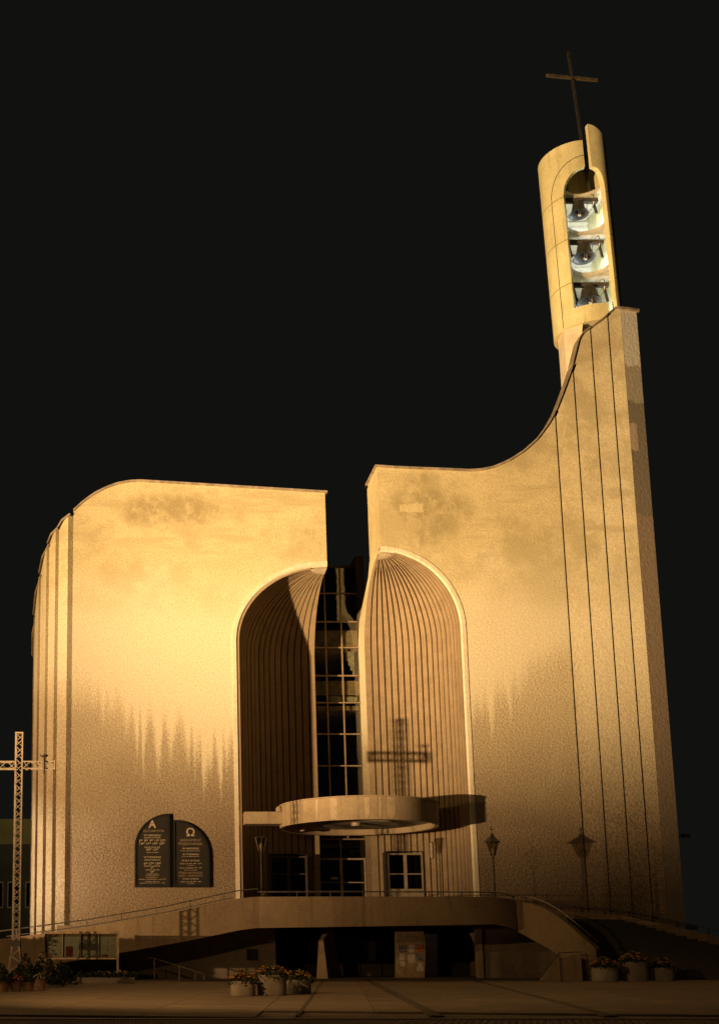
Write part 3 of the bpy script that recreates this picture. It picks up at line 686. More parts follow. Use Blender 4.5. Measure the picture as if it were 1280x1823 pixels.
# recessed joint line following the opening, and pour joints
def ribbon(path, wd, r):
    m = MB(); V = []; F = []
    for i, (t, z) in enumerate(path):
        a = path[max(0, i-1)]; b = path[min(len(path)-1, i+1)]
        dt, dz = (b[0]-a[0])*r, b[1]-a[1]; l = math.hypot(dt, dz) or 1; nt, nz = -dz/l*wd/2/r, dt/l*wd/2
        for s in (-1, 1):
            x, y = arcpt(t+s*nt, r); V.append((x, y, z+s*nz))
    for i in range(len(path)-1): F.append((2*i, 2*i+1, 2*i+3, 2*i+2))
    return m.add(V, F)
path = [(-R(66), z) for z in lin(0.35, zsp, 12)] + [(-R(66)*math.cos(q), zsp + 2.6*math.sin(q)) for q in lin(0.1, R(86), 16)]
obj('joint_line', ribbon(path, 0.05, RB+0.006), M['joint'], lso)
for z in (3.4, 6.6, 9.8):
    obj('pour_joint', ribbon([(t, z) for t in lin(-R(120), -OP, 14)], 0.035, RB+0.005), M['joint'], lso)
    obj('pour_joint', ribbon([(t, z) for t in lin(OPR, R(100), 24)], 0.035, RB+0.005), M['joint'], rso)
# inner soffit of the base and bracket that carries the shell
obj('belfry_floor', MB().lathe([(0.02, 0.5), (RB-TH-0.01, 0.5), (RB-TH-0.01, 0.75), (0.02, 0.75)], seg=32), M['slab'], bel, local=True)
obj('bracket', MB().hexa([(-2.25,-0.9,-5.2),(-1.9,-1.35,-5.2),(-1.6,0.4,-5.2),(-2.1,0.5,-5.2),(-2.15,-0.9,0.49),(-1.15,-1.7,0.49),(-0.9,0.4,0.49),(-2.0,0.5,0.49)]), M['trim'], bel, local=True)
obj('bracket', MB().hexa([(-1.45,-0.8,-4.2),(-0.5,-1.3,-4.2),(-0.5,0.6,-4.2),(-1.45,0.6,-4.2),(-0.75,-0.9,0.48),(0.6,-1.6,0.48),(0.6,0.6,0.48),(-0.75,0.6,0.48)]), M['slab'], bel, local=True)
obj('tower_core', MB().box(29.25, 33.0, 69.2, 72.6, 0, 38.2).box(31.6, 32.95, 69.25, 72.55, 38.2, 43.0), M['trim'], church)
# platforms with hollowed front edge
slabz = [4.35, 7.45, 10.3]
for z in slabz:
    pts = [arcpt(t, RB-TH-0.005) for t in lin(OPR, 2*math.pi-OP, 60)]
    pL, pR = pts[-1], pts[0]
    hollow = [(pL[0]+(pR[0]-pL[0])*u, pL[1] + 0.55*math.sin(math.pi*u)) for u in lin(0.04, 0.96, 12)]
    obj('platform', MB().plate(pts + hollow, z, z+0.24), M['slab'], bel, local=True)
# louvre screen behind the bells
for z0 in (0.8, 4.6, 7.7):
    for k in range(6):
        obj('louvre', MB().hexa([(-1.2, 1.45, z0+0.45*k), (1.2, 1.45, z0+0.45*k), (1.2, 1.6, z0+0.45*k), (-1.2, 1.6, z0+0.45*k), (-1.2, 1.2, z0+0.45*k+0.3), (1.2, 1.2, z0+0.45*k+0.3), (1.2, 1.35, z0+0.45*k+0.3), (-1.2, 1.35, z0+0.45*k+0.3)]), M['slab'], bel, local=True)
# tall cross on its mast
cr_ = obj('cross_mast', MB().box(-0.085, 0.085, -0.07, 0.07, 10.55, 22.5), M['darksteel'], bel, local=True)
cr_.rotation_euler = (0, R(-2.6), 0); cr_.location = (1.5, 0.1, 0)
cb = obj('cross_arm', MB().box(-2.0, 2.0, -0.075, 0.075, 20.3, 20.5), M['crossarm'], cr_); cb.rotation_euler = (0, 0, R(11))
cb.matrix_parent_inverse = Matrix.Identity(4)

def bell(loc, r, h, label):
    b = thing('bell', loc, label, 'bell', 'bells hanging in the belfry')
    prof = [(r*1.0, 0.0), (r*0.97, 0.05*h), (r*0.80, 0.22*h), (r*0.66, 0.45*h), (r*0.60, 0.70*h), (r*0.56, 0.86*h), (r*0.42, 0.96*h), (r*0.1, h),
            (r*0.1, 0.95*h), (r*0.4, 0.9*h), (r*0.52, 0.8*h), (r*0.57, 0.45*h), (r*0.72, 0.2*h), (r*0.90, 0.03*h), (r*1.0, 0.0)]
    m = MB(); m.lathe(prof, seg=32); m.f = [f for f in m.f if len(f) == 4]
    obj('bell_body', m, M['bronze'], b, smooth=40, local=True)
    obj('clapper', MB().tube([(0,0,0.9*h),(0.03,0,0.0)], 0.035, 8).lathe([(0.01,-0.12),(0.11,-0.06),(0.13,0.04),(0.05,0.14),(0.01,0.16)], (0.03,0,0), 12), M['steel'], b, smooth=50, local=True)
    for s in (-0.14, 0.0, 0.14):
        obj('crown_strap', MB().tube([(s,-0.12,h-0.02),(s,-0.14,h+0.3),(s,0.14,h+0.3),(s,0.12,h-0.02)], 0.035, 6), M['steel'], b, local=True)
    obj('headstock', MB().box(-1.35, 1.35, -0.13, 0.13, h+0.02, h+0.30), M['wood'], b, local=True)
    for s in (-1.05, 1.05):
        obj('bearing_frame', MB().hexa([(s-.06,-0.5,-0.2),(s+.06,-0.5,-0.2),(s+.06,-0.35,-0.2),(s-.06,-0.35,-0.2),(s-.06,-0.12,h+0.02),(s+.06,-0.12,h+0.02),(s+.06,0.05,h+0.02),(s-.06,0.05,h+0.02)]), M['darksteel'], b, local=True)
    wm = MB(); sg = 28
    for k in range(sg):
        t0, t1 = 2*math.pi*k/sg, 2*math.pi*(k+1)/sg
        wm.tube([(0.85, 0.62*math.cos(t0), h+0.1+0.55*math.sin(t0)-0.15), (0.85, 0.62*math.cos(t1), h+0.1+0.55*math.sin(t1)-0.15)], 0.03, 6, False)
    obj('bell_wheel', wm, M['steel'], b, local=True)
    return b
bell((30.75, 70.2, 51.55), 0.66, 0.9, 'smallest bronze bell, hanging in the top compartment of the belfry')
bell((30.92, 70.2, 48.25), 0.75, 1.05, 'middle bronze bell with clapper showing, in the second compartment of the belfry')
bell((31.05, 70.2, 44.95), 0.82, 1.15, 'lowest bronze bell, half hidden behind the curved lower band of the belfry')

def floodlight(loc, label):
    b = thing('belfry_floodlight', loc, label, 'floodlight', 'small floodlights inside the belfry')
    obj('housing', MB().hexa([(-0.16,-0.1,0),(0.16,-0.1,0),(0.12,0.12,0),(-0.12,0.12,0),(-0.2,-0.14,0.22),(0.2,-0.14,0.22),(0.16,0.14,0.22),(-0.16,0.14,0.22)]), M['frame'], b, local=True)
    obj('bracket', MB().tube([(-0.18,0,0.1),(-0.18,0,-0.12),(0.18,0,-0.12),(0.18,0,0.1)], 0.02, 6), M['darksteel'], b, local=True)
    l = bpy.data.lights.new('floodlight_light', 'POINT'); l.energy = 150; l.color = (0.78, 0.90, 1.0); l.shadow_soft_size = 0.12
    o = bpy.data.objects.new('floodlight_light', l); COL.objects.link(o); o.parent = b; o.location = (-0.05, -0.05, 0.42)
for z, nme in ((50.4, 'floodlight box beside the topmost bell'), (47.3, 'floodlight box beside the middle bell'), (43.7, 'floodlight box beside the lowest bell')):
    floodlight((31.9, 70.75, z), nme)

# ================================================================== PLAQUES
def text_mesh(lines, cx):
    """lines: (text, z baseline, size, total width); ^00 sets raised small figures"""
    items = []
    for li, (s, z, size, wd) in enumerate(lines):
        runs = []; k = 0; cur = ''
        while k < len(s):
            if s[k] == '^':
                if cur: runs.append((cur, 1.0)); cur = ''
                runs.append((s[k+1:k+3], 0.55)); k += 3
            else: cur += s[k]; k += 1
        if cur: runs.append((cur, 1.0))
        for t, sc_ in runs:
            cu = bpy.data.curves.new('t', 'FONT'); cu.body = t; cu.size = size*sc_; cu.extrude = 0.004; cu.resolution_u = 2; cu.offset = size*0.012
            o = bpy.data.objects.new('t', cu); COL.objects.link(o); items.append((li, o, t, size, sc_))
    bpy.context.view_layer.update(); dg = bpy.context.evaluated_depsgraph_get()
    rows = {}
    for li, o, t, size, sc_ in items:
        me = bpy.data.meshes.new_from_object(o.evaluated_get(dg)); row = rows.setdefault(li, [[], [], 0.0])
        if len(me.vertices):
            lead = (len(t) - len(t.lstrip()))*size*0.22; x0 = min(v.co.x for v in me.vertices); off = row[2] + lead + size*0.05; n0 = len(row[0])
            row[0] += [(off + v.co.x - x0, v.co.y + (size*0.32 if sc_ < 1 else 0), v.co.z) for v in me.vertices]
            row[1] += [tuple(q+n0 for q in p.vertices) for p in me.polygons]
            row[2] = max(v[0] for v in row[0][n0:]) + (len(t) - len(t.rstrip()))*size*0.22
        bpy.data.meshes.remove(me); cu = o.data; bpy.data.objects.remove(o); bpy.data.curves.remove(cu)
    mb = MB()
    for li, (V, F, _) in rows.items():
        a, b = min(v[0] for v in V), max(v[0] for v in V); wd = lines[li][3]; k = wd/(b-a); z = lines[li][1]
        mb.add([(cx + (x-(a+b)/2)*k, -d, z+h) for x, h, d in V], F)
    return mb
def plaque(name, x0, x1, z0, zs_, zt, side, lines, faded, label):
    y = 67.78
    p = thing(name, (x0, y, z0), label, 'plaque', 'plaques on the wall')
    def outline(i):
        a0, a1, b0, bs, bt_ = x0+i, x1-i, z0+i, zs_, zt-i
        arc = []
        for q in lin(0, math.pi/2, 16):
            if side < 0: arc.append((a1 - (a1-a0)*math.cos(q), bs + (bt_-bs)*math.sin(q)))
            else: arc.append((a0 + (a1-a0)*math.sin(q), bs + (bt_-bs)*math.cos(q)))
        return ([(a1, b0), (a0, b0)] + arc) if side < 0 else ([(a1, b0), (a0, b0)] + arc)
    obj('panel', MB().prism(outline(0.06), y+0.03, 67.97), M['plaque'], p)
    o, i = outline(0), outline(0.12); n = len(o)
    V = [(x, y-0.04, z) for x, z in o] + [(x, y-0.04, z) for x, z in i] + [(x, 67.96, z) for x, z in o] + [(x, y+0.05, z) for x, z in i]
    F = []
    for k in range(n):
        q = (k+1) % n
        F += [(k, q, n+q, n+k), (k, 2*n+k, 2*n+q, q), (n+k, n+q, 3*n+q, 3*n+k)]
    obj('frame', MB().add(V, F), M['plaqueframe'], p)
    cx = (x0+x1)/2 + (0.0 if side < 0 else -0.05)
    for ls_, mt in ((lines, M['letter']), (faded, M['letter2'])):
        m = text_mesh(ls_, cx + (0.10 if side < 0 and ls_ is faded else 0.0)); m.v = [(x, y+0.02+yy*0.5, z) for x, yy, z in m.v]
        tag(obj('lettering', m, mt, p, fix=False), kind='stuff')
    return p
zA = lambda py: 9.71 - (py-1449)*0.03397    # rows down the tablets
A_lines = [('A', zA(1474.5), 0.72, 0.44), ('W NIEDZIELE', zA(1489), 0.135, 1.03), ('GÓRNY KOŚCIÓŁ', zA(1493), 0.10, 1.0),
  ('6^00  8^00  9^30  11^00  12^30', zA(1499), 0.19, 1.58), ('14^00  17^00  19^00  20^00', zA(1504.5), 0.19, 1.5),
  ('DOLNY KOŚCIÓŁ', zA(1510), 0.10, 0.95), ('10^00  12^00', zA(1515), 0.19, 0.72), ('(MSZE ŚW. DLA DZIECI)', zA(1519), 0.07, 0.75),
  ('W TYGODNIU', zA(1528), 0.135, 1.03), ('GÓRNY KOŚCIÓŁ', zA(1532.5), 0.10, 1.0), ('6^00  17^00  18^00', zA(1540), 0.19, 1.03), ('DOLNY KOŚCIÓŁ', zA(1543.5), 0.10, 0.95),
  ('8^00', zA(1547), 0.13, 0.16), ('GÓRNY KOŚCIÓŁ', zA(1550), 0.085, 0.85), ('18^00', zA(1554), 0.13, 0.22), ('w I piątek miesiąca', zA(1557), 0.07, 0.78),
  ('I sobota miesiąca 7^00', zA(1560), 0.07, 0.86), ('Nabożeństwa 17^00', zA(1563.5), 0.07, 0.72), ('Różaniec w dni powszednie o godz. 17^00', zA(1566.5), 0.075, 1.6),
  ('święta zniesione', zA(1570), 0.065, 0.82), ('o godz. 6^00, 8^00, 9^00, 17^00 - 18^00', zA(1573), 0.075, 1.52)]
A_faded = [('EUCHARYSTIA', zA(1482), 0.21, 1.24)]
zB = zA
B_lines = [('\u03a9', zB(1489), 0.66, 0.50), ('W NIEDZIELE', zB(1512.5), 0.135, 1.0), ('30 min. przed każdą mszą św.', zB(1516), 0.075, 1.22), ('W TYGODNIU', zB(1523), 0.135, 1.0),
  ('30 min. przed mszą św.', zB(1526), 0.07, 1.06), ('STAŁY DYŻUR', zB(1534), 0.125, 1.06), ('od pn. do sob. 10^00 - 12^00', zB(1539), 0.10, 1.3), ('dolny kościół', zB(1542), 0.06, 0.42),
  ('od pn. do piątku 15^00 - 18^00', zB(1546.5), 0.10, 1.34), ('(oprócz wakacji)', zB(1550), 0.065, 0.76), ('DOLNY KOŚCIÓŁ', zB(1566), 0.10, 0.95), ('od pn. do sob. 8^00 - 18^00', zB(1571), 0.10, 1.25), ('dolny kościół', zB(1574), 0.06, 0.42)]
B_faded = [('SAKRAMENT', zB(1498.5), 0.22, 1.28), ('POJEDNANIA', zB(1505), 0.22, 1.42), ('STAŁA ADORACJA', zB(1556), 0.17, 1.42), ('NAJŚW. SAKRAMENTU', zB(1561), 0.15, 1.446)]
plaque('wall_plaque', 0.14, 2.28, 5.26, 7.65, 9.72, -1, A_lines, A_faded, 'dark arched plaque headed by a gold letter A, left half of the pair')
plaque('wall_plaque', 2.48, 4.66, 5.26, 7.2, 9.33, 1, B_lines, B_faded, 'dark arched plaque headed by a gold omega, right half of the pair')

# ================================================================== LAMP POSTS
def lamp(loc, hat, label):
    b = thing('lamp_post', loc, label, 'lamp', 'lantern posts on the terrace')
    H = 4.05
    obj('pole', MB().lathe([(0.09,0),(0.09,0.5),(0.055,0.56),(0.045,H-0.75),(0.06,H-0.72),(0.06,H-0.66),(0.03,H-0.62)], seg=10), M['darksteel'], b, smooth=40, local=True)
    r0, r1, z0, z1 = 0.13, 0.33, H-0.62, H+0.12
    nseg = 6
    for k in range(nseg):
        t0, t1 = 2*math.pi*(k+.5)/nseg, 2*math.pi*(k+1.5)/nseg
        p0, p1 = (r0*math.cos(t0), r0*math.sin(t0), z0), (r1*math.cos(t0), r1*math.sin(t0), z1)
        obj('lantern_bar', MB().tube([p0, p1], 0.017, 5), M['darksteel'], b, local=True)
        q0, q1 = (r0*math.cos(t1), r0*math.sin(t1), z0), (r1*math.cos(t1), r1*math.sin(t1), z1)
        obj('lantern_pane', MB().add([p0, q0, q1, p1], [(0,1,2,3)]), M['lampglass'], b, local=True)
    obj('lantern_rim', MB().lathe([(r1-0.02,z1),(r1+0.03,z1),(r1+0.03,z1+0.03),(r1-0.02,z1+0.03)], seg=6), M['darksteel'], b, local=True)
    obj('bulb', MB().lathe([(0.03,z0),(0.05,z0+0.1),(0.10,z0+0.25),(0.10,z0+0.38),(0.02,z0+0.48)], seg=12), M['cream'], b, smooth=60, local=True)
    if hat:
        obj('lantern_hat', MB().lathe([(0.47,z1+0.02),(0.45,z1+0.07),(0.22,z1+0.27),(0.10,z1+0.40),(0.06,z1+0.52),(0.02,z1+0.56)], seg=6), M['darksteel'], b, local=True)
        obj('finial_cross', MB().box(-0.018,0.018,-0.018,0.018,z1+0.5,z1+0.95).box(-0.10,0.10,-0.016,0.016,z1+0.74,z1+0.775), M['darksteel'], b, local=True)
    return b
lamp((6.93, 60.45, ZT+0.05), False, 'lamp post with an open topped lantern, in front of the dark left niche')
lamp((20.2, 63.0, ZT+0.02), True, 'lamp post with a pointed hat and small cross, right of the round canopy')

# ================================================================== LATTICE CROSS
lc = thing('lattice_cross', (-5.25, 52, 0), 'tall pale steel lattice cross standing among flower pots', 'cross')
def lattice(p, x0, x1, z0, z1, vertical):
    hw = 0.16; y0, y1 = 52-hw, 52+hw
    if vertical:
        for x in (x0, x1):
            for y in (y0, y1): obj('chord', MB().box(x-0.03, x+0.03, y-0.03, y+0.03, z0, z1), M['lattice'], p)
        L = z1-z0; n = int(L/0.30)
        for k in range(n):
            a, b = z0 + L*k/n, z0 + L*(k+1)/n; s = k % 2
            for y in (y0, y1):
                u, v = (x0, x1) if s == (y == y1) else (x1, x0)
                obj('brace', MB().tube([(u,y,a),(v,y,b)], 0.02, 4), M['lattice'], p)
            for x in (x0, x1):
                u, v = (y0, y1) if s else (y1, y0)
                obj('brace', MB().tube([(x,u,a),(x,v,b)], 0.018, 4), M['lattice'], p)
    else:
        for z in (z0, z1):
            for y in (y0, y1): obj('chord', MB().box(x0, x1, y-0.025, y+0.025, z-0.025, z+0.025), M['lattice'], p)
        L = x1-x0; n = max(2, int(L/0.30))
        for k in range(n):
            a, b = x0 + L*k/n, x0 + L*(k+1)/n; s = k % 2
            for y in (y0, y1):
                u, v = (z0, z1) if s == (y == y1) else (z1, z0)
                obj('brace', MB().tube([(a,y,u),(b,y,v)], 0.018, 4), M['lattice'], p)
cxm = -5.30
mast = obj('mast_cap', MB().box(cxm-0.19, cxm+0.19, 51.81, 52.19, 11.60, 11.66), M['lattice'], lc)
lattice(mast, cxm-0.155, cxm+0.155, 1.95, 11.60, True)
arm = obj('arm_cap', MB().box(-3.66, -3.60, 51.8, 52.2, 9.86, 10.32), M['lattice'], lc)
lattice(arm, cxm+0.19, -3.66, 9.93, 10.26, False); 
arm2 = obj('arm_cap', MB().box(-7.0, -6.94, 51.8, 52.2, 9.86, 10.32), M['lattice'], lc)
lattice(arm2, -6.94, cxm-0.19, 9.93, 10.26, False)
for sx_ in (-1, 1):
    for sy_ in (-1, 1):
        obj('splayed_leg', MB().tube([(cxm+sx_*0.33, 52+sy_*0.33, 0.0), (cxm+sx_*0.31, 52+sy_*0.31, 0.7), (cxm+sx_*0.19, 52+sy_*0.19, 1.45), (cxm+sx_*0.155, 52+sy_*0.155, 1.96)], 0.035, 6), M['lattice'], lc)
for k in range(5):
    wz = lambda z: interp([(0,0.33),(0.7,0.31),(1.45,0.19),(1.95,0.155)], z)
    a, b = 0.3+0.33*k, 0.3+0.33*(k+1); s = 1 if k % 2 else -1
    for yy in (-1, 1): obj('brace', MB().tube([(cxm-s*wz(a), 52+yy*wz(a), a), (cxm+s*wz(b), 52+yy*wz(b), b)], 0.02, 4), M['lattice'], lc)
obj('clamp_plate', MB().box(cxm-0.21, cxm+0.21, 51.78, 52.22, 1.72, 2.0), M['darksteel'], lc)
obj('nail', MB().lathe([(0.03,-0.5),(0.055,-0.3),(0.055,0.30),(0.12,0.31),(0.20,0.36),(0.20,0.41),(0.05,0.44)], (-4.12,51.72,10.14), 10), M['darksteel'], lc, smooth=40)

# ================================================================== NOTICE BOARD
nb = thing('notice_board', (-2.4, 55, 0), 'glazed notice board with four papered panels in front of the ramp', 'notice board')
for x in (-4.22, -0.70): obj('post', MB().box(x-0.05, x+0.05, 55.05, 55.13, -0.05, 2.46), M['lattice'], nb)
cs = obj('case', MB().box(-4.27,-0.65,54.92,55.04,2.34,2.44).box(-4.27,-0.65,54.92,55.04,1.12,1.19).box(-4.27,-4.21,54.92,55.04,1.191,2.339).box(-0.71,-0.65,54.92,55.04,1.191,2.339).box(-4.2,-0.72,55.0,55.03,1.2,2.33), M['board'], nb)
for k in range(4):
    x0 = -4.19 + 0.87*k; x1 = x0 + 0.855
    pn = obj('panel', MB().box(x0+0.02, x1-0.02, 54.985, 54.998, 1.22, 2.2), M['paper'], nb)
    if k: obj('divider', MB().box(x0-0.035, x0-0.005, 54.93, 54.999, 1.195, 2.335), M['darkframe'], nb)
    obj('pane', MB().box(x0+0.005, x1-0.04, 54.94, 54.945, 1.195, 2.335), M['glass'], nb)
    for (a, b, c, d, mt) in [[(0.05,0.35,1.55,2.1,'paper'),(0.42,0.75,1.3,1.7,'paper'),(0.05,0.36,1.24,1.30,'paperred'),(0.40,0.55,1.75,1.8,'darkframe')],
                             [(0.12,0.45,1.24,1.74,'paperred'),(0.5,0.8,1.3,2.1,'paper'),(0.1,0.4,1.82,2.1,'paper')],
                             [(0.08,0.4,1.5,2.1,'paper'),(0.45,0.78,1.4,1.95,'paper'),(0.42,0.78,1.24,1.28,'paperred')],
                             [(0.10,0.38,1.4,2.05,'paper'),(0.46,0.74,1.6,2.1,'paper'),(0.14,0.40,1.24,1.34,'paperred')]][k]:
        obj('sheet', MB().box(x0+a, x0+b, 54.972, 54.983, c, d), M[mt], nb)

# ================================================================== PLANTS
def leaf_cluster(n, rx, rz, z0, size, seed, up=0.3):
    q = random.Random(seed); m = MB()
    for _ in range(n):
        t = q.uniform(0, 2*math.pi); r = math.sqrt(q.random()); h = q.random()
        k = 1 - 0.6*h*h
        p = Vector((rx*r*k*math.cos(t), rx*r*k*math.sin(t), z0 + rz*h*(1.05-0.45*r*r)))
        d = Vector((math.cos(t)*r, math.sin(t)*r, up + q.uniform(-0.5, 0.8))).normalized()
        s = d.cross(Vector((q.uniform(-1,1), q.uniform(-1,1), q.uniform(-1,1)))).normalized(); l = size*q.uniform(0.6, 1.3)
        m.add([p, p+d*l*0.5+s*l*0.28, p+d*l, p+d*l*0.5-s*l*0.28], [(0,1,2,3)])
    return m
def blossom_cluster(n, rx, rz, z0, size, seed):
    q = random.Random(seed); m = MB()
    for _ in range(n):
        t = q.uniform(0, 2*math.pi); r = math.sqrt(q.random())
        p = Vector((rx*r*math.cos(t), rx*r*math.sin(t), z0 + rz*(1.0-0.55*r*r)*q.uniform(0.75, 1.08))); s = size*q.uniform(0.6, 1.2)
        m.lathe([(s*0.25,-s*0.5),(s*0.8,-s*0.2),(s,0.1*s),(s*0.6,s*0.45),(s*0.05,s*0.55)], p, 6)
    return m
def planter(loc, w_, dp, h, seed, label, grp, scale=1.0):
    b = thing('flower_planter', loc, label, 'planter', grp)
    def oval(a, bq, n=28, e=2.6):
        out = []
        for k in range(n):
            t = 2*math.pi*k/n; c, s = math.cos(t), math.sin(t)
            out.append((a*math.copysign(abs(c)**(2/e), c), bq*math.copysign(abs(s)**(2/e), s)))
        return out
    V = []; F = []; n = 28
    lev = [(0.96,0.0),(1.0,0.05),(1.0,h-0.03),(0.98,h),(0.88,h),(0.86,h-0.12)]
    for k, z in lev: V += [(x*k, y*k, z) for x, y in oval(w_/2, dp/2)]
    for j in range(len(lev)-1): F += [(j*n+i, j*n+(i+1)%n, (j+1)*n+(i+1)%n, (j+1)*n+i) for i in range(n)]
    obj('tub', MB().add(V, F), M['tub'], b, smooth=35, local=True)
    obj('soil', MB().plate([(x*0.865, y*0.865) for x, y in oval(w_/2, dp/2)], h-0.14, h-0.10), M['soil'], b, local=True)
    rx = w_*0.60; rz = 0.42*scale
    tag(obj('foliage', leaf_cluster(520, rx, rz, h-0.12, 0.11*scale, seed), M['leaf'], b, local=True, fix=False), kind='stuff')
    tag(obj('orange_blossoms', blossom_cluster(46, rx*0.98, rz*1.05, h-0.10, 0.042*scale, seed+1), M['orange'], b, local=True), kind='stuff')
    tag(obj('yellow_blossoms', blossom_cluster(40, rx*0.98, rz*1.05, h-0.10, 0.040*scale, seed+2), M['yellow'], b, local=True), kind='stuff')
    return b
G1 = 'marigold planters left of the undercroft'; G2 = 'marigold planters before the stairs'
planter((3.86, 40.0, 0.0), 0.86, 0.8, 0.50, 11, 'squat oval concrete planter, leftmost of the trio before the undercroft', G1)
planter((4.92, 40.4, 0.0), 1.02, 0.85, 0.70, 12, 'tallest concrete marigold planter, middle of the trio before the undercroft', G1)
planter((6.05, 41.9, 0.0), 0.95, 0.8, 0.50, 13, 'low concrete marigold planter, rightmost of the trio before the undercroft', G1)
planter((23.95, 58.0, 0.0), 1.24, 1.1, 0.68, 14, 'low oval planter at the stair foot, nearest the curved balustrade', G2, 1.35)
planter((25.75, 58.6, 0.0), 1.20, 1.1, 0.95, 15, 'tall planter at the stair foot, middle of its trio', G2, 1.35)
planter((27.3, 58.9, 0.0), 1.05, 1.0, 0.66, 16, 'low planter at the stair foot, rightmost of its trio', G2, 1.35)

def pot(loc, r, h, fl, ph, seed, label, leafm='leafdark'):
    b = thing('potted_plant', loc, label, 'potted plant', 'flower pots round the lattice cross')
    obj('pot', MB().lathe([(r*0.72,0),(r*0.96,h*0.85),(r*1.04,h*0.86),(r*1.04,h),(r*0.9,h),(r*0.88,h*0.9),(0.02,h*0.88)], seg=18), M['clay'], b, smooth=40, local=True)
    tag(obj('foliage', leaf_cluster(260, r*1.15, ph, h*0.85, 0.10, seed), M[leafm], b, local=True, fix=False), kind='stuff')
    if fl: tag(obj('blossoms', blossom_cluster(45, r*1.1, ph*1.02, h*0.86, 0.04, seed+5), M[fl], b, local=True), kind='stuff')
pots = [((-5.55,46.2,0),0.26,0.38,None,0.35,'terracotta pot with dark leaves at the left picture edge, back row'),
        ((-4.75,46.4,0),0.26,0.40,None,0.35,'terracotta pot with dark leaves, back row below the lattice cross'),
        ((-4.95,44.0,0),0.27,0.36,None,0.25,'low terracotta pot of plain leaves at the left picture edge, front row'),
        ((-4.45,44.1,0),0.25,0.38,'pink',0.28,'terracotta pot with pink blossoms, front row'),
        ((-4.02,44.2,0),0.24,0.34,None,0.32,'terracotta pot overgrown with dark leaves, right of the pink one'),
        ((-3.62,45.0,0),0.25,0.44,'cream',0.25,'terracotta pot with cream blossoms, rightmost of the front row')]
for i, (l, r, h, fl, ph, lb) in enumerate(pots): pot(l, r, h, fl, ph, 40+7*i, lb)
def bush(loc, rx, h, n, fl, seed, label):
    b = thing('shrub', loc, label, 'shrub', 'shrubs behind the flower pots')
    m = MB()
    for k in range(6):
        a = 2*math.pi*k/6; m.tube([(0,0,0),(rx*0.35*math.cos(a),rx*0.35*math.sin(a),h*0.4),(rx*0.6*math.cos(a),rx*0.6*math.sin(a),h*0.75)], [0.03,0.02,0.01], 5)
    obj('stems', m, M['wood'], b, local=True)
    tag(obj('foliage', leaf_cluster(n, rx, h, 0.05, 0.13, seed), M['leafdark'], b, local=True, fix=False), kind='stuff')
    if fl: tag(obj('blossoms', blossom_cluster(26, rx*0.9, h, 0.1, 0.045, seed+2), M[fl], b, local=True), kind='stuff')
bush((-4.55,48.6,0), 0.55, 1.25, 600, None, 91, 'dark leafy shrub right at the foot of the lattice cross')
bush((-3.75,48.8,0), 0.65, 1.35, 700, 'cream', 92, 'shrub with a few pale blossoms right of the lattice cross')
bush((-3.0,49.6,0), 0.6, 0.95, 600, None, 93, 'low dark shrub below the notice board')
bush((-5.7,49.0,0), 0.6, 0.95, 600, None, 94, 'low dark shrub at the left picture edge')
fr = thing('flower_trough', (-1.3, 54.2, 0), 'long low trough of pale flowers under the notice board', 'planter')
obj('trough', MB().box(-2.6, 0.1, 54.0, 54.5, -0.05, 0.28), M['under'], fr)
m = MB(); m2 = MB()
for k in range(9):
    q = leaf_cluster(90, 0.28, 0.3, 0.24, 0.11, 200+k); m.add([(v[0]-2.4+0.3*k, v[1]+54.25, v[2]) for v in q.v], q.f)
    q = blossom_cluster(6, 0.2, 0.32, 0.28, 0.05, 300+k)
    if 2 < k < 8: m2.add([(v[0]-2.4+0.3*k, v[1]+54.25, v[2]) for v in q.v], q.f)
tag(obj('foliage', m, M['leafdark'], fr, fix=False), kind='stuff'); tag(obj('blossoms', m2, M['yellow'], fr), kind='stuff')

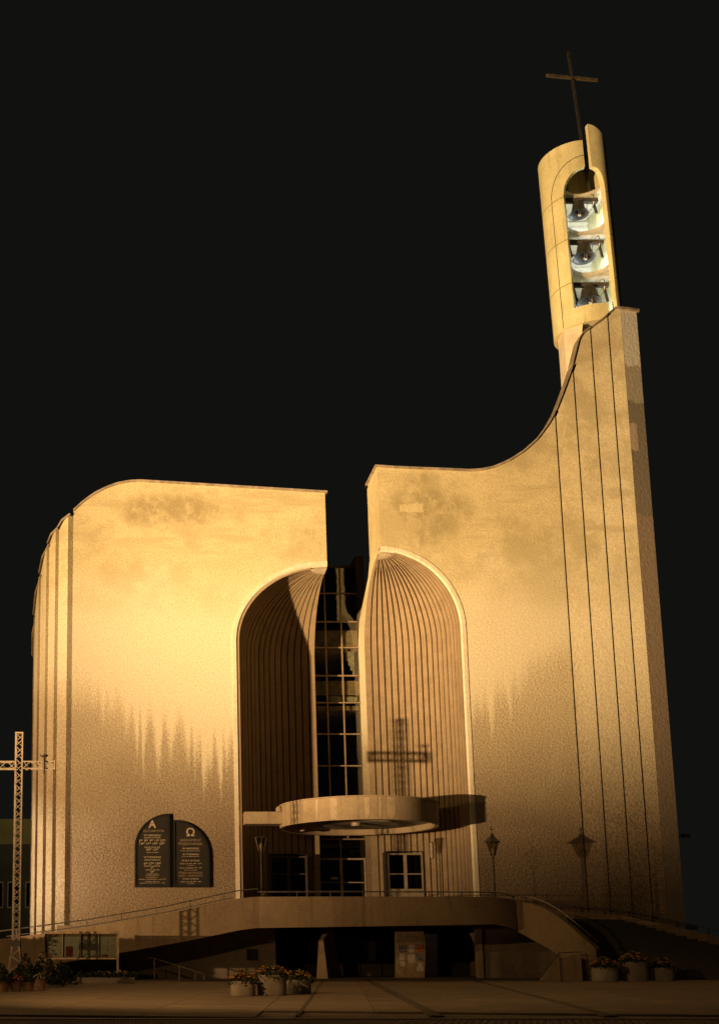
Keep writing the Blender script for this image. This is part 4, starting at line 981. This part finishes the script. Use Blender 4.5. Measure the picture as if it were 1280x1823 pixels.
# ================================================================== BACKGROUND
nbld = thing('neighbouring_building', (-15, 95, 0), 'dark flat roofed building with a dull green upper storey, behind the lattice cross', 'building')
obj('wall', MB().box(-30, -7.6, 95.0, 110, 0, 10.35), M['dark_wall'], nbld)
obj('upper_storey', MB().box(-30, -7.6, 94.9, 110, 10.36, 12.5), M['green_wall'], nbld)
for k in range(3):
    wn = obj('window', MB().box(-11.9+1.5*k-0.08, -10.9+1.5*k+0.08, 94.93, 94.99, 5.0, 7.2), M['darkframe'], nbld)
    obj('pane', MB().box(-11.9+1.5*k, -10.9+1.5*k, 94.9, 94.92, 5.1, 7.1), M['darkglass'], wn)
ps = thing('street_sign', (37.4, 76, 0), 'small white sign board with red edge on a post beyond the tower', 'sign')
obj('post', MB().tube([(36.95,76.05,0),(36.95,76.05,3.2)], 0.03, 8), M['steel'], ps)
obj('sign_board', MB().box(36.9, 37.75, 75.95, 76.0, 2.98, 3.22), M['white'], ps)
obj('sign_edge', MB().box(36.95, 37.75, 75.955, 76.0, 2.9, 2.975), M['red'], ps)
obj('lamp_bracket', MB().box(33.3, 34.0, 69.2, 69.26, 8.45, 8.52).box(33.95, 34.45, 69.05, 69.4, 8.42, 8.62), M['darkframe'], wallR)

hd = thing('light_blocker', (-12.5, 50, 0), 'added leafy blocker shading the ramp, left of the lattice cross, beyond the picture edge', 'light_blocker')  # unseen, added to keep low light off the ramp and undercroft
hm = MB(); hq = random.Random(77)
for _ in range(5000):
    f = hq.randrange(3)
    x = hq.uniform(-17, -9.4); y = hq.uniform(49.5, 50.5); z = hq.uniform(0, 2.35)
    if f == 0: y = hq.choice((49.5, 50.5)) + hq.uniform(-0.08, 0.08)
    if f == 1: z = 2.3 + hq.uniform(-0.1, 0.1)
    d = Vector((hq.uniform(-1,1), hq.uniform(-1,1), hq.uniform(-1,1))).normalized(); t_ = d.cross(Vector((hq.uniform(-1,1), hq.uniform(-1,1), hq.uniform(-1,1)))).normalized(); p = Vector((x,y,z)); l = 0.2
    hm.add([p, p+d*l*.5+t_*l*.3, p+d*l, p+d*l*.5-t_*l*.3], [(0,1,2,3)])
tag(obj('foliage', hm, M['leafdark'], hd, fix=False), kind='stuff')
obj('blocker_core', MB().box(-16.8, -9.55, 49.6, 50.4, -0.05, 2.2), M['leafdark'], hd)
